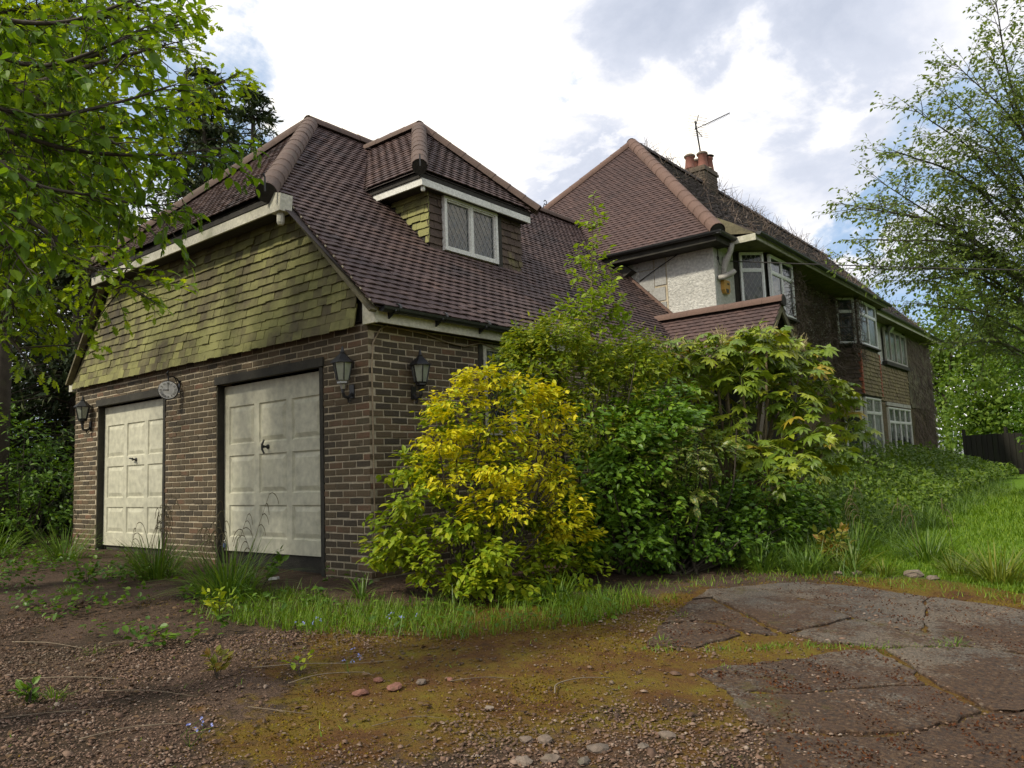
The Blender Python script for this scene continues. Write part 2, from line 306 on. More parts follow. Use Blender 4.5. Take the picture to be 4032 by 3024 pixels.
def link(name, data, parent=None, mw=None, kind=None, label=None, cat=None, group=None):
    o = bpy.data.objects.new(name, data); COL.objects.link(o)
    mw = Matrix.Identity(4) if mw is None else mw
    if parent is not None:
        o.parent = parent; o.matrix_parent_inverse = WM[parent.name].inverted()
    o.matrix_basis = mw; WM[o.name] = mw
    if kind: o['kind'] = kind
    if label: o['label'] = label
    if cat: o['category'] = cat
    if group: o['group'] = group
    return o


def thing(name, label, cat, loc=(0, 0, 0), group=None):
    return link(name, None, None, Matrix.Translation(loc), None, label, cat, group)


def mesh_tri(name, V, F, mat=None, smooth=False):
    V = np.ascontiguousarray(V, dtype=np.float32).reshape(-1, 3); F = np.ascontiguousarray(F, dtype=np.int32)
    k = F.shape[1]
    me = bpy.data.meshes.new(name)
    me.vertices.add(len(V)); me.vertices.foreach_set('co', V.ravel())
    me.loops.add(F.size); me.loops.foreach_set('vertex_index', F.ravel())
    me.polygons.add(len(F)); me.polygons.foreach_set('loop_start', np.arange(0, F.size, k, dtype=np.int32))
    me.polygons.foreach_set('loop_total', np.full(len(F), k, dtype=np.int32))
    me.polygons.foreach_set('use_smooth', np.full(len(F), bool(smooth)))
    me.update(calc_edges=True)
    if mat: me.materials.append(mat)
    return me


def scatter(tpls, A, T, which=None):
    """tpls: list of (V, F tri) templates; A (K,3,3) columns are axes, T (K,3) -> merged V, F"""
    A = np.asarray(A, float); T = np.asarray(T, float)
    which = np.zeros(len(A), int) if which is None else which
    Vs, Fs, n0 = [], [], 0
    for i, (V, F) in enumerate(tpls):
        idx = np.nonzero(which == i)[0]
        if not len(idx): continue
        P = np.einsum('kij,nj->kni', A[idx], V) + T[idx][:, None, :]
        FF = F[None] + (np.arange(len(idx)) * len(V))[:, None, None] + n0
        Vs.append(P.reshape(-1, 3)); Fs.append(FF.reshape(-1, 3)); n0 += len(idx) * len(V)
    return np.concatenate(Vs), np.concatenate(Fs)


def mat44(A, T):
    m = np.eye(4); m[:3, :3] = A; m[:3, 3] = T
    return Matrix(m.tolist())


CR = np.array(CAMR)


def in_view(T, margin=1.03):
    c = (np.asarray(T) - CAMP) @ CR
    z = -c[:, 2]; t = math.tan(R_(67.03 / 2))
    ok = (z > .1) & (np.abs(c[:, 0]) < z * t * margin) & (np.abs(c[:, 1]) < z * t * .75 * margin)
    return ok, z


def pieces(part, rest, tpls, A, T, mat, parent, limit=300, smooth=False, facing=None):
    """the LIMIT nearest pieces in view become objects of their own, the rest one joined mesh"""
    A = np.asarray(A); T = np.asarray(T); K = len(A)
    ctr = T + (A.sum(axis=2)) * .5
    ok, z = in_view(ctr)
    order = np.argsort(np.where(ok, z, z + 1000))
    near = order[:limit]; near = near[ok[near]] if K > limit else near
    which = rng.integers(0, len(tpls), K)
    ms = [mesh_tri(part, V, F, mat, smooth) for V, F in tpls]
    for i in near: link(part, ms[which[i]], parent, mat44(A[i], T[i]))
    keep = np.ones(K, bool); keep[near] = False
    if keep.any():
        V, F = scatter(tpls, A[keep], T[keep], which[keep])
        link(rest, mesh_tri(rest, V, F, mat, smooth), parent, kind='stuff')


class MB:
    def __init__(s): s.v = []; s.f = []
    def add(s, vs, fs):
        n = len(s.v); s.v += [tuple(map(float, p)) for p in vs]; s.f += [tuple(i + n for i in f) for f in fs]
    def box(s, x0, x1, y0, y1, z0, z1):
        s.add([(x, y, z) for x in (x0, x1) for y in (y0, y1) for z in (z0, z1)],
              [(0, 1, 3, 2), (4, 6, 7, 5), (0, 4, 5, 1), (2, 3, 7, 6), (0, 2, 6, 4), (1, 5, 7, 3)])
    def obox(s, c, ax, h):
        c = np.array(c, float); ax = np.array(ax, float)
        s.add([c + sx * h[0] * ax[0] + sy * h[1] * ax[1] + sz * h[2] * ax[2] for sx in (-1, 1) for sy in (-1, 1) for sz in (-1, 1)],
              [(0, 1, 3, 2), (4, 6, 7, 5), (0, 4, 5, 1), (2, 3, 7, 6), (0, 2, 6, 4), (1, 5, 7, 3)])
    def prism(s, poly, ext):
        poly = [np.array(p, float) for p in poly]; e = np.array(ext, float); n = len(poly)
        s.add(poly + [p + e for p in poly], [tuple(range(n))[::-1], tuple(range(n, 2 * n))] + [(i, (i + 1) % n, (i + 1) % n + n, i + n) for i in range(n)])
    def beam(s, p, q, w, h, up=(0, 0, 1)):
        p = np.array(p, float); q = np.array(q, float); d = q - p; L = np.linalg.norm(d); d /= L
        x = np.cross(d, up); x /= np.linalg.norm(x); u = np.cross(x, d)
        s.obox((p + q) / 2, (d, x, u), (L / 2, w / 2, h / 2))
    def tube(s, pts, rad, n=6, cap=True):
        pts = [np.array(p, float) for p in pts]
        if np.isscalar(rad): rad = [rad] * len(pts)
        vs, fs = [], []; ref = None
        for i, p in enumerate(pts):
            d = pts[min(i + 1, len(pts) - 1)] - pts[max(i - 1, 0)]; d /= (np.linalg.norm(d) + 1e-9)
            if ref is None: ref = np.array((0, 0, 1.)) if abs(d[2]) < .9 else np.array((1., 0, 0))
            x = np.cross(d, ref); x /= (np.linalg.norm(x) + 1e-9); y = np.cross(x, d); ref = y
            vs += [p + rad[i] * (math.cos(2 * PI * k / n) * x + math.sin(2 * PI * k / n) * y) for k in range(n)]
        for i in range(len(pts) - 1):
            fs += [(i * n + k, i * n + (k + 1) % n, (i + 1) * n + (k + 1) % n, (i + 1) * n + k) for k in range(n)]
        if cap: fs += [tuple(range(n))[::-1], tuple(range((len(pts) - 1) * n, len(pts) * n))]
        s.add(vs, fs)
    def lathe(s, c, prof, n=12, axis=(0, 0, 1), cap=True):
        a = np.array(axis, float); a /= np.linalg.norm(a)
        x = np.cross(a, (0, 0, 1.)) if abs(a[2]) < .9 else np.array((1., 0, 0)); x /= np.linalg.norm(x); y = np.cross(a, x)
        c = np.array(c, float)
        vs = [c + a * h + r * (math.cos(2 * PI * k / n) * x + math.sin(2 * PI * k / n) * y) for r, h in prof for k in range(n)]
        fs = [(i * n + k, i * n + (k + 1) % n, (i + 1) * n + (k + 1) % n, (i + 1) * n + k) for i in range(len(prof) - 1) for k in range(n)]
        if cap: fs += [tuple(range(n))[::-1], tuple(range((len(prof) - 1) * n, len(prof) * n))]
        s.add(vs, fs)
    def mesh(s, name, mat, smooth=False):
        me = bpy.data.meshes.new(name); me.from_pydata(s.v, [], s.f); me.update(); me.materials.append(mat)
        if smooth: me.polygons.foreach_set('use_smooth', np.ones(len(me.polygons), bool))
        return me
    def build(s, name, mat, parent=None, smooth=False, **kw):
        return link(name, s.mesh(name, mat, smooth), parent, **kw)


def unit(v):
    v = np.asarray(v, float); return v / (np.linalg.norm(v) + 1e-12)


# unit pieces: x 0..1 along the course, y 0..1 up, z 0..1 outwards
def brick_tpl(seed):
    r = np.random.default_rng(seed); j = lambda: r.uniform(-.012, .012)
    V = []
    for x, y in ((0, 0), (1, 0), (1, 1), (0, 1)): V.append((x + j(), y + 2 * j(), 0))
    V = V + [(x, y, .6) for x, y, _ in V]
    for x, y in ((.025, .08), (.975, .08), (.975, .92), (.025, .92)): V.append((x + j(), y + 2 * j(), 1 + 6 * j()))
    F = []
    for a in (0, 4):
        for i in range(4):
            p, q = a + i, a + (i + 1) % 4; F += [(p, q, q + 4), (p, q + 4, p + 4)]
    F += [(8, 9, 10), (8, 10, 11)]
    return np.array(V), np.array(F)


def tile_tpl(camber, seed):
    r = np.random.default_rng(seed); xs = (0, .5, 1); j = lambda: r.uniform(-.03, .03)
    top = [(x, 0 + j(), 1 - (camber if x != .5 else 0) + 2 * j()) for x in xs]; bot = [(x, t[1], t[2] - .55) for x, t in zip(xs, top)]
    back = [(x, 1, .75 - (camber if x != .5 else 0)) for x in xs]; bb = [(x, 1, b[2] - .55) for x, b in zip(xs, back)]
    V = top + back + bot + bb
    F = []
    for i in range(2):
        F += [(i, i + 1, i + 4), (i, i + 4, i + 3), (i + 6, i + 1, i), (i + 6, i + 7, i + 1)]
    F += [(0, 3, 9), (0, 9, 6), (2, 8, 11), (2, 11, 5)]
    return np.array(V), np.array(F)


BRICKS = [brick_tpl(i) for i in range(4)]
TILES = [tile_tpl(.28, i) for i in range(4)]
FLAT = [tile_tpl(.06, i + 9) for i in range(4)]


def lay(o, u, v, n, rows, gauge, spans, w, gap, height, thick, tilt=0.0, stag=.5, off=0.0, lift=.0015, rot=.008, sag=0.0, slip=0.0):
    o, u, v, n = (np.array(t, float) for t in (o, u, v, n)); A, T = [], []
    vv = unit(v - n * tilt)
    for i in range(rows):
        v0 = i * gauge
        for a, b in spans(v0 + gauge * .5):
            if b - a < .03: continue
            x = math.floor(a / (w + gap)) * (w + gap) - (i % 2) * stag * (w + gap) + off
            while x < b:
                x0, x1 = max(x, a), min(x + w, b)
                if x1 - x0 > .035:
                    q = rng.normal(0, rot) + (rng.normal(0, .07) if rng.random() < slip else 0); uu = u + v * q; vq = vv - u * q
                    w_ = np.cross(unit(uu), unit(vq)); w_ *= math.copysign(1, w_ @ n)
                    A.append(np.stack([unit(uu) * (x1 - x0), unit(vq) * height, w_ * thick], 1))
                    T.append(o + u * x0 + v * (v0 + rng.normal(0, lift) + sag * math.sin(x0 * .9)) + n * abs(rng.normal(0, lift)))
                x += w + gap
    return np.array(A), np.array(T)


def half_pipe():
    n = 8; V, F = [], []
    for y, r in ((0, 1.0), (.03, 1.035), (.08, 1.01), (1.0, .975)):
        for k in range(n + 1):
            a = -.12 + (PI + .24) * k / n; V.append((r * math.cos(a), y, r * math.sin(a)))
    for s in range(3):
        for k in range(n): p = s * (n + 1) + k; F += [(p, p + 1, p + n + 2), (p, p + n + 2, p + n + 1)]
    return np.array(V), np.array(F)


PIPE = half_pipe()


def ridge(p, q, rad, seg, mat, parent, sink=.03):
    p = np.array(p, float); q = np.array(q, float); L = np.linalg.norm(q - p); d = (q - p) / L
    x = unit(np.cross(d, (0, 0, 1))); up = np.cross(x, d)
    n = max(1, round(L / seg)); me = mesh_tri('ridge_tile', *PIPE, mat, True)
    for i in range(n):
        j = rng.normal(0, .01, 2)
        A = np.stack([x * rad, d * (L / n * 1.05) + x * j[0] * .6, (up + d * j[1]) * rad], 1)
        link('ridge_tile', me, parent, mat44(A, p + d * (i * L / n) - up * sink))

# ================================================================== the ground
def gz(x, y):
    x = np.asarray(x, float); y = np.asarray(y, float)
    u = (x * 6.168 - y * 5.271) / 8.114
    z = -0.06 * np.clip(u, 0, 9) + 0.02 * np.clip(-u, 0, 9) * np.clip(1 - y / 7, 0, 1)
    s = np.clip((y - 8) / 14, 0, 1); s = s * s * (3 - 2 * s)
    k = np.clip((9 - x) / 7, 0, 1)
    return z + .12 * s * k - .25 * np.clip((x - 6) / 30, 0, 1) * np.clip((y - 2) / 20, 0, 1)


def wob(x, y, k=1.0, s=0.): return (np.sin(x * 2.1 * k + 1.7 * np.sin(y * 1.3 * k + s)) + np.sin(y * 2.6 * k + 1.3 * np.sin(x * 1.7 * k + 2 * s)) + .6 * np.sin((x + y) * 5.3 * k + s)) / 2.6


def gzs(x, y): return float(gz(x, y))


def axis_pts(c, near, step, far):
    a = list(np.arange(-near, near + 1e-6, step)); s = step; p = near
    while p < far: s *= 1.18; p += s; a.append(p); a.insert(0, -p)
    return np.array(a) + c


gx_, gy_ = axis_pts(2.0, 9, .25, 300), axis_pts(0.0, 9, .25, 300)
XX, YY = np.meshgrid(gx_, gy_); nx = len(gx_)
bump = .005 * np.sin(XX * 3.1 + 1.3 * np.sin(YY * 2.3)) * np.sin(YY * 2.7 + np.sin(XX * 1.9))
ZZ = gz(XX, YY) + bump * (np.abs(XX) < 12) * (np.abs(YY) < 12) - .006
ii = np.arange(len(gy_) - 1)[:, None] * nx + np.arange(nx - 1)[None]; ii = ii.ravel()
link('ground', mesh_tri('ground', np.stack([XX, YY, ZZ], -1).reshape(-1, 3), np.stack([ii, ii + 1, ii + nx + 1, ii + nx], 1), M['ground'], True), kind='structure')

drive = thing('driveway', None, None); drive['kind'] = 'structure'
SLABS = [[(3.37, -.42), (3.19, .09), (3.37, .31), (3.58, .34), (3.79, .18), (3.66, -.29)],
         [(3.18, .14), (3.04, .91), (3.14, 1.06), (3.58, .7), (4.01, .32), (3.8, .24), (3.57, .4), (3.35, .38)],
         [(3.02, .98), (2.98, 1.41), (3.24, 1.73), (3.84, 1.42), (4.3, 1.08), (4.05, .38), (3.59, .75), (3.14, 1.14)],
         [(3.24, 1.78), (3.52, 2.14), (4.03, 2.22), (4.62, 2.11), (4.84, .82), (4.33, 1.1), (3.85, 1.46)],
         [(4.63, 2.1), (5.03, 2.08), (5.59, 1.91), (8.6, 1.5), (9.2, -.1), (5.66, .76), (5.1, .72), (4.87, .81)],
         [(4.35, 1.03), (4.84, .77), (5.07, .67), (4.67, .38), (4.27, .31), (4.09, .37)],
         [(3.9, -.77), (3.98, -.56), (4.31, -.17), (4.51, .21), (4.66, .33), (4.9, .06), (5.06, -.21), (4.77, -.5), (4.48, -.8), (4.17, -.94)],
         [(4.19, -.98), (4.49, -.84), (4.78, -.54), (5.10, -.25), (5.38, -.51), (5.18, -.94), (4.86, -1.23), (4.52, -1.33)],
         [(4.71, .37), (5.1, .66), (5.66, .72), (9.3, -.2), (9.4, -2.2), (5.73, -.2), (5.43, -.46), (5.13, -.2), (4.94, .07)],
         [(4.55, -1.40), (4.87, -1.28), (5.21, -.98), (5.42, -.51), (5.72, -.24), (9.4, -2.3), (9.0, -7.0), (6.4, -6.6), (5.25, -2.6), (4.78, -1.72)]]


def slab(poly, h):
    P = []
    n = len(poly)
    for i in range(n):
        a, b = np.array(poly[i]), np.array(poly[(i + 1) % n]); L = np.linalg.norm(b - a); m = max(1, int(L / .07)); nn = np.array([-(b - a)[1], (b - a)[0]]) / L
        for k in range(m):
            t = k / m; P.append(a + (b - a) * t + nn * rng.normal(0, .014) * (0 if k == 0 else 1))
    P = np.array(P); c = P.mean(0)
    out = [(x, y, gzs(x, y) - .05) for x, y in P]; top = [(x, y, gzs(x, y) + h * .55 + rng.uniform(-.004, .004)) for x, y in P]
    q = c + (P - c) * .985; top2 = [(x, y, gzs(x, y) + h) for x, y in q]
    m = MB(); k = len(P)
    m.add(out + top + top2, [(i, (i + 1) % k, (i + 1) % k + k, i + k) for i in range(k)] + [(i + k, (i + 1) % k + k, (i + 1) % k + 2 * k, i + 2 * k) for i in range(k)] + [tuple(range(2 * k, 3 * k))])
    return m


for i, p in enumerate(SLABS): slab(p, .007 + .004 * (i % 3)).build('slab', M['asphalt'], drive)

# ================================================================== windows and doors
def clip_line(a, c, w, h):
    """points of a*x + z = c inside [0,w]x[0,h]"""
    pts = []
    for x in (0, w):
        z = c - a * x
        if -1e-9 <= z <= h + 1e-9: pts.append((x, z))
    for z in (0, h):
        x = (c - z) / a
        if 1e-9 < x < w - 1e-9: pts.append((x, z))
    return pts[:2] if len(pts) >= 2 else None


def window(parent, o, u, n, Wd, H, cols=(), transom=None, gl='glass', lead=None, fr='pvc', fw=.042, dep=.07, pitch=.115, leadmat='lead', name='window'):
    o = np.array(o, float); u = unit(u); n = unit(n); z = np.array((0, 0, 1.))
    P = lambda a, b, c: o + u * a + z * b + n * c
    m = MB()
    def bar(a0, a1, b0, b1, d0=0., d1=dep):
        m.obox(P((a0 + a1) / 2, (b0 + b1) / 2, (d0 + d1) / 2), (u, z, n), ((a1 - a0) / 2, (b1 - b0) / 2, (d1 - d0) / 2))
    bar(0, Wd, 0, fw); bar(0, Wd, H - fw, H); bar(0, fw, fw, H - fw); bar(Wd - fw, Wd, fw, H - fw)
    xs = [fw] + [c * Wd for c in cols] + [Wd - fw]
    zs = [fw] + ([transom * H] if transom else []) + [H - fw]
    hw = fw * .6
    for c in cols: bar(c * Wd - hw, c * Wd + hw, fw, H - fw, 0, dep * .9)
    if transom:
        for i in range(len(xs) - 1):
            bar(xs[i] + (hw if i else 0), xs[i + 1] - (hw if i + 1 < len(xs) - 1 else 0), transom * H - hw, transom * H + hw, 0, dep * .86)
    f = m.build(name, M[fr], parent)
    for i in range(len(xs) - 1):
        for j in range(len(zs) - 1):
            a0 = xs[i] + (hw if i else 0); a1 = xs[i + 1] - (hw if i + 1 < len(xs) - 1 else 0)
            b0 = zs[j] + (hw if j else 0); b1 = zs[j + 1] - (hw if j + 1 < len(zs) - 1 else 0)
            # casement: an inner sash bar round each light
            sb = .018; s = MB()
            for q in ((a0, a1, b0, b0 + sb), (a0, a1, b1 - sb, b1), (a0, a0 + sb, b0 + sb, b1 - sb), (a1 - sb, a1, b0 + sb, b1 - sb)):
                s.obox(P((q[0] + q[1]) / 2, (q[2] + q[3]) / 2, dep * .45), (u, z, n), ((q[1] - q[0]) / 2, (q[3] - q[2]) / 2, dep * .28))
            s.build('sash', M[fr], f)
            a0 += sb; a1 -= sb; b0 += sb; b1 -= sb
            p = MB(); p.obox(P((a0 + a1) / 2, (b0 + b1) / 2, dep * .36), (u, z, n), ((a1 - a0) / 2, (b1 - b0) / 2, .004)); p.build('pane', M[gl], f)
            if lead and (lead != 'top' or j == len(zs) - 2) and (lead != 'lower' or j == 0 or True):
                w, h = a1 - a0, b1 - b0; sl = 1.65; l = MB(); step = pitch * sl
                for sgn in (1, -1):
                    c = -w * sl
                    c0 = math.floor(-w * sl / step) * step + step * .5
                    while c0 < h + w * sl:
                        q = clip_line(sgn * sl, c0, w, h)
                        if q and math.hypot(q[0][0] - q[1][0], q[0][1] - q[1][1]) > .02:
                            l.beam(P(a0 + q[0][0], b0 + q[0][1], dep * .36 + .006 + .001 * sgn), P(a0 + q[1][0], b0 + q[1][1], dep * .36 + .006 + .001 * sgn), .007, .003, n)
                        c0 += step
                if l.v: l.build('leading', M[leadmat], f)
    return f


def panel_mesh(w, h):
    """a raised and fielded door panel lying in x,z with its face towards -y"""
    m = MB(); rings = [(0, .002), (.012, .016), (.022, .018), (.075, .002)]
    V = []
    for d, y in rings: V += [(d, y, d), (w - d, y, d), (w - d, y, h - d), (d, y, h - d)]
    F = []
    for r in range(3):
        for k in range(4): a, b = r * 4 + k, r * 4 + (k + 1) % 4; F.append((a, b, b + 4, a + 4))
    F.append((12, 13, 14, 15)); m.add(V, F); return m


# ================================================================== the garage wing
gar = thing('garage', 'brick double garage with two cream doors under a tile hung half hipped gable and dormer', 'garage')
DOORS = [(-6.40, -4.25), (-2.95, -.75)]
GL, GH = -7.22, 2.66


def gar_spans(z):
    if z < 2.385:
        return [(GL, DOORS[0][0]), (DOORS[0][1], DOORS[1][0]), (DOORS[1][1], .006)]
    return [(GL, .006)]


w = MB()
for a, b in gar_spans(1): w.box(a + .004, min(b, 0) - .002, 0, .22, -.4, 2.385)
w.box(GL + .004, -.002, 0, .22, 2.387, GH)
w.box(GL + .004, -.002, .05, .22, GH + .002, 2.80)
fw_ = w.build('front_wall', M['mortar'], gar)
A, T = lay((0, 0, -.19), (1, 0, 0), (0, 0, 1), (0, -1, 0), 38, .075, lambda d: gar_spans(d - .19), .208, .018, .0585, .006, off=.02, lift=.0022, rot=.006)
pieces('brick', 'brickwork', BRICKS, A, T, M['brick'], fw_)
SW = (1.78, 3.0, 1.50, 2.62)      # side window
w = MB()
w.box(-.22, -.002, .222, SW[0], -.4, GH); w.box(-.22, -.002, SW[0], SW[1], -.4, SW[2]); w.box(-.22, -.002, SW[1], 8.8, -.4, GH)
w.box(-.22, -.002, SW[0], SW[1], SW[3], GH)
sw_ = w.build('side_wall', M['mortar'], gar)


def side_spans(z):
    return [(0, SW[0]), (SW[1], 6.9), (8.35, 8.79)] if SW[2] < z < SW[3] else [(0, 6.9), (8.35, 8.79)]


A, T = lay((-.002, 0, -.19), (0, 1, 0), (0, 0, 1), (1, 0, 0), 38, .075, lambda d: side_spans(d - .19), .208, .018, .0585, .006, off=.09, lift=.0022, rot=.006)
pieces('brick', 'brickwork', BRICKS, A, T, M['brick'], sw_)
w = MB(); w.box(GL, GL + .22, .224, 8.8, -.4, 2.7); w.build('rear_wall', M['mortar'], gar)
window(gar, (-.05, SW[0] + .03, SW[2]), (0, 1, 0), (1, 0, 0), SW[1] - SW[0] - .05, SW[3] - SW[2], (.5,), None, 'glass', True, 'fascia', .055, leadmat='leaddark')
m = MB(); m.box(-.06, .012, SW[0] - .05, SW[0] + .026, SW[2] - .1, SW[3]); m.build('window_post', M['timber'], gar)

# doors
for (a, b), big in zip(DOORS, (0, 1)):
    fr = MB()
    fr.box(a - .005, b + .02, -.03, .05, 2.285, 2.384)                      # lintel board
    lt = fr.build('lintel', M['timber'], gar)
    fr = MB(); fr.box(a, a + .012, .012, .13, -.1, 2.283); fr.box(b - .065, b - .005, -.012, .10, -.12, 2.283); fr.box(a + .012, b - .066, .19, .21, -.1, 2.283)
    fr.build('door_post', M['timber'], gar)
    zb = .20 if big else .16
    x0, x1, z0, z1, yd = a + .016, b - .068, zb, 2.262, .125
    d = MB(); d.box(x0, x1, yd, yd + .03, z0, z1)
    # the leaf's face: rails and stiles standing proud round the nine panels
    cw = [.0, .115, .395, .50, .78, .885, 1.165]  # not to scale, rescaled below
    Wd = x1 - x0; st = .115 * Wd / 2.1; gp_ = .105 * Wd / 2.1; pw = (Wd - 2 * st - 2 * gp_) / 3
    rows = [(.17, .565), (.705, 1.18), (1.315, 1.80)] if big else [(.19, .575), (.71, 1.19), (1.325, 1.82)]
    leaf = MB(); yf = yd - .022
    cols = [(x0 + st + k * (pw + gp_), x0 + st + k * (pw + gp_) + pw) for k in range(3)]
    prev = z0
    for r0, r1 in rows + [(z1 - z0, z1 - z0)]:
        leaf.box(x0, x1, yf, yd - .001, prev, z0 + r0); prev = z0 + r1
        if r1 > r0:
            xe = [x0] + [q for c in cols for q in c] + [x1]
            for k in range(0, 8, 2): leaf.box(xe[k], xe[k + 1], yf, yd - .001, z0 + r0, z0 + r1)
    dr = link('garage_door', leaf.mesh('garage_door', M['door']), gar, label='right hand cream garage door with a gap below' if big else 'left hand cream garage door')
    d.build('door_backing', M['door'], dr)
    for r0, r1 in rows:
        pm = panel_mesh(pw, r1 - r0).mesh('panel', M['door'])
        for c in cols: link('panel', pm, dr, Matrix.Translation((c[0], yf, z0 + r0)))
    cx = (x0 + x1) / 2 - .12 * big; hz = z0 + (rows[1][1] + rows[2][0]) / 2 + .01
    h = MB(); h.lathe((cx + .03, yf, hz), [(.028, 0), (.028, .012), (.014, .02), (.014, .05), (.02, .06)], 10, (0, -1, 0))
    if big: h.tube([(cx + .03, yf - .055, hz + .085), (cx + .015, yf - .075, hz + .03), (cx + .015, yf - .075, hz - .03), (cx + .03, yf - .055, hz - .085)], [.009, .014, .014, .009], 7)
    else: h.tube([(cx + .03, yf - .055, hz + .012), (cx - .06, yf - .06, hz + .02)], [.014, .01], 7)
    h.build('handle', M['iron'], dr)
    for px in ((x1 - .03, x0 + .03) if big else ()):
        k = MB(); pz = z0 + .09; k.box(px - .025, px + .025, yf - .035, yf - .008, pz - .05, pz); k.build('padlock', M['bluegrey'], dr)
        k = MB(); k.tube([(px - .015, yf - .02, pz), (px - .015, yf - .02, pz + .03), (px, yf - .02, pz + .042), (px + .015, yf - .02, pz + .03), (px + .015, yf - .02, pz)], .005, 6)
        k.build('shackle', M['steel'], dr)
    t = MB(); t.box(x0, x1, .14, .185, -.12, z0 + .02); t.build('threshold', M['timber'], gar)

# tile hung gable
gb = MB()
gb.prism([(-7.06, -.005, 2.69), (-.10, -.005, 2.69), (.0, -.005, 3.03), (-1.18, -.005, 4.23), (-5.92, -.005, 4.23)], (0, .2, 0))
gbo = gb.build('gable_wall', M['mortar_dark'], gar)


def gable_spans(d):
    z = 2.615 + d
    return [(-7.2 + max(0, (z - 2.75)) / 1.089 + .10, min(-.09, .27 - (z - 2.80) - .15))]


A, T = lay((0, -.048, 2.615), (1, 0, 0), (0, 0, 1), (0, -1, 0), 16, .108, gable_spans, .163, .003, .16, .022, tilt=.16, lift=.004, rot=.014, sag=.004)
T[:, 1] -= .045 * np.exp(-np.maximum(0, T[:, 2] - 2.615) / .22)      # the bottom courses kick out
pieces('hung_tile', 'hung_tiling', FLAT, A, T, M['hung'], gbo)

# roof of the garage
q2 = math.sqrt(.5)
RX, RZ = -3.60, 6.67
DY0, DY1, DR, DZ, DE = 1.66, 4.12, 3.0, 6.48, 5.06     # dormer eaves and ridge
rd = MB()
rd.add([(.25, -.10, 2.78), (.25, 8.8, 2.78), (RX, 9.5, 6.63), (RX, 1.97, 6.63), (-1.24, -.30, 4.27)], [(0, 1, 2, 3, 4)])
rd.add([(-7.2, -.10, 2.72), (-7.2, 8.8, 2.72), (RX, 9.5, 6.63), (RX, 1.97, 6.63), (-5.94, -.30, 4.27)], [(4, 3, 2, 1, 0)])
rd.add([(-1.24, -.34, 4.27), (-5.94, -.34, 4.27), (RX, 1.99, 6.63)], [(0, 2, 1)])
roof = rd.build('roof', M['roofdark'], gar)


def groof_spans(s):
    z = 2.80 + s * q2
    a = -.15 if z < 4.33 else -.38 + (z - 4.30) + .02
    b = 8.80 if z < 5.95 else 8.35 + (z - 5.43) / 1.07
    if 4.10 < z < DE: return [(a, 1.955), (3.985, b)]
    if DE <= z < DZ:
        t = (z - DE) / (DZ - DE)
        return [(a, DY0 + .06 + t * (DR - DY0)), (DY1 - .06 - t * (DY1 - DR), b)]
    return [(a, b)]


A, T = lay((.27, 0, 2.80), (0, 1, 0), (-q2, 0, q2), (q2, 0, q2), 54, .1005, groof_spans, .163, .002, .17, .021, tilt=.13, lift=.0035, rot=.015, sag=.006, slip=.02)
pieces('roof_tile', 'roof_tiling', TILES, A, T, M['rooftile'], roof)
A, T = lay((0, -.38, 4.30), (1, 0, 0), (0, q2, q2), (0, -q2, q2), 33, .1005, lambda s: [(-5.94 + s * q2, -1.24 - s * q2)], .163, .002, .17, .021, tilt=.13, lift=.0022, rot=.01)
pieces('roof_tile', 'roof_tiling', TILES, A, T, M['rooftile'], roof, 150)
ridge((-1.20, -.42, 4.30), (RX, 1.97, 6.68), .123, .30, M['ridge'], roof)
ridge((-5.98, -.42, 4.30), (RX, 1.97, 6.68), .125, .33, M['ridge'], roof)
ridge((RX, 1.90, 6.68), (RX, 9.5, 6.68), .125, .33, M['ridge'], roof)
e = MB(); d_ = unit((-2.4, 2.39, 2.38)); e.lathe(np.array((-1.20, -.42, 4.27)) + d_ * .02, [(.0, -.002), (.118, 0), (.118, .05)], 14, d_); e.build('hip_end', M['mortar_dark'], roof)
e = MB(); e.tube([(-1.14, -.47, 4.26), (-1.13, -.48, 4.42), (-1.13, -.5, 4.46)], .012, 6); e.build('hip_iron', M['iron'], roof)
# verge undercloaks
for p, q in (((.24, -.13, 2.735), (-1.27, -.13, 4.245)), ((-7.19, -.13, 2.70), (-5.93, -.13, 4.21))):
    v_ = MB(); v_.beam(p, q, .09, .035, (0, 0, 1)); v_.build('verge_board', M['barge'], roof)
for s in range(10):    # mortar dabs along the verge
    z = 2.86 + s * .142; v_ = MB(); v_.obox((.27 - (z - 2.80) + .012, -.155, z - .01), ((q2, 0, -q2), (0, 1, 0), (q2, 0, q2)), (.016, .004, .008)); v_.build('mortar_dab', M['mortar'], roof)
# eaves of the half hip
f = MB(); f.box(-5.93, -1.22, -.325, -.30, 4.075, 4.195); f.build('fascia', M['fascia'], gar)
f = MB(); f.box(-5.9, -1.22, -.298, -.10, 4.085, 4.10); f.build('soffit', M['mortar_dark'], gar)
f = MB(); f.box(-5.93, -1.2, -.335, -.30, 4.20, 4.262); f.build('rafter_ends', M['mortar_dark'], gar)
f = MB(); f.prism([(-1.24, -.345, 4.06), (-1.05, -.345, 4.06), (-1.03, -.345, 4.25), (-1.20, -.345, 4.30), (-1.24, -.345, 4.25)], (0, .16, 0)); f.build('corner_box', M['fascia'], gar)
f = MB(); f.lathe((-1.14, -.27, 3.92), [(.03, 0), (.045, .03), (.045, .12), (.04, .139)], 10); f.build('finial_drop', M['fascia'], gar)
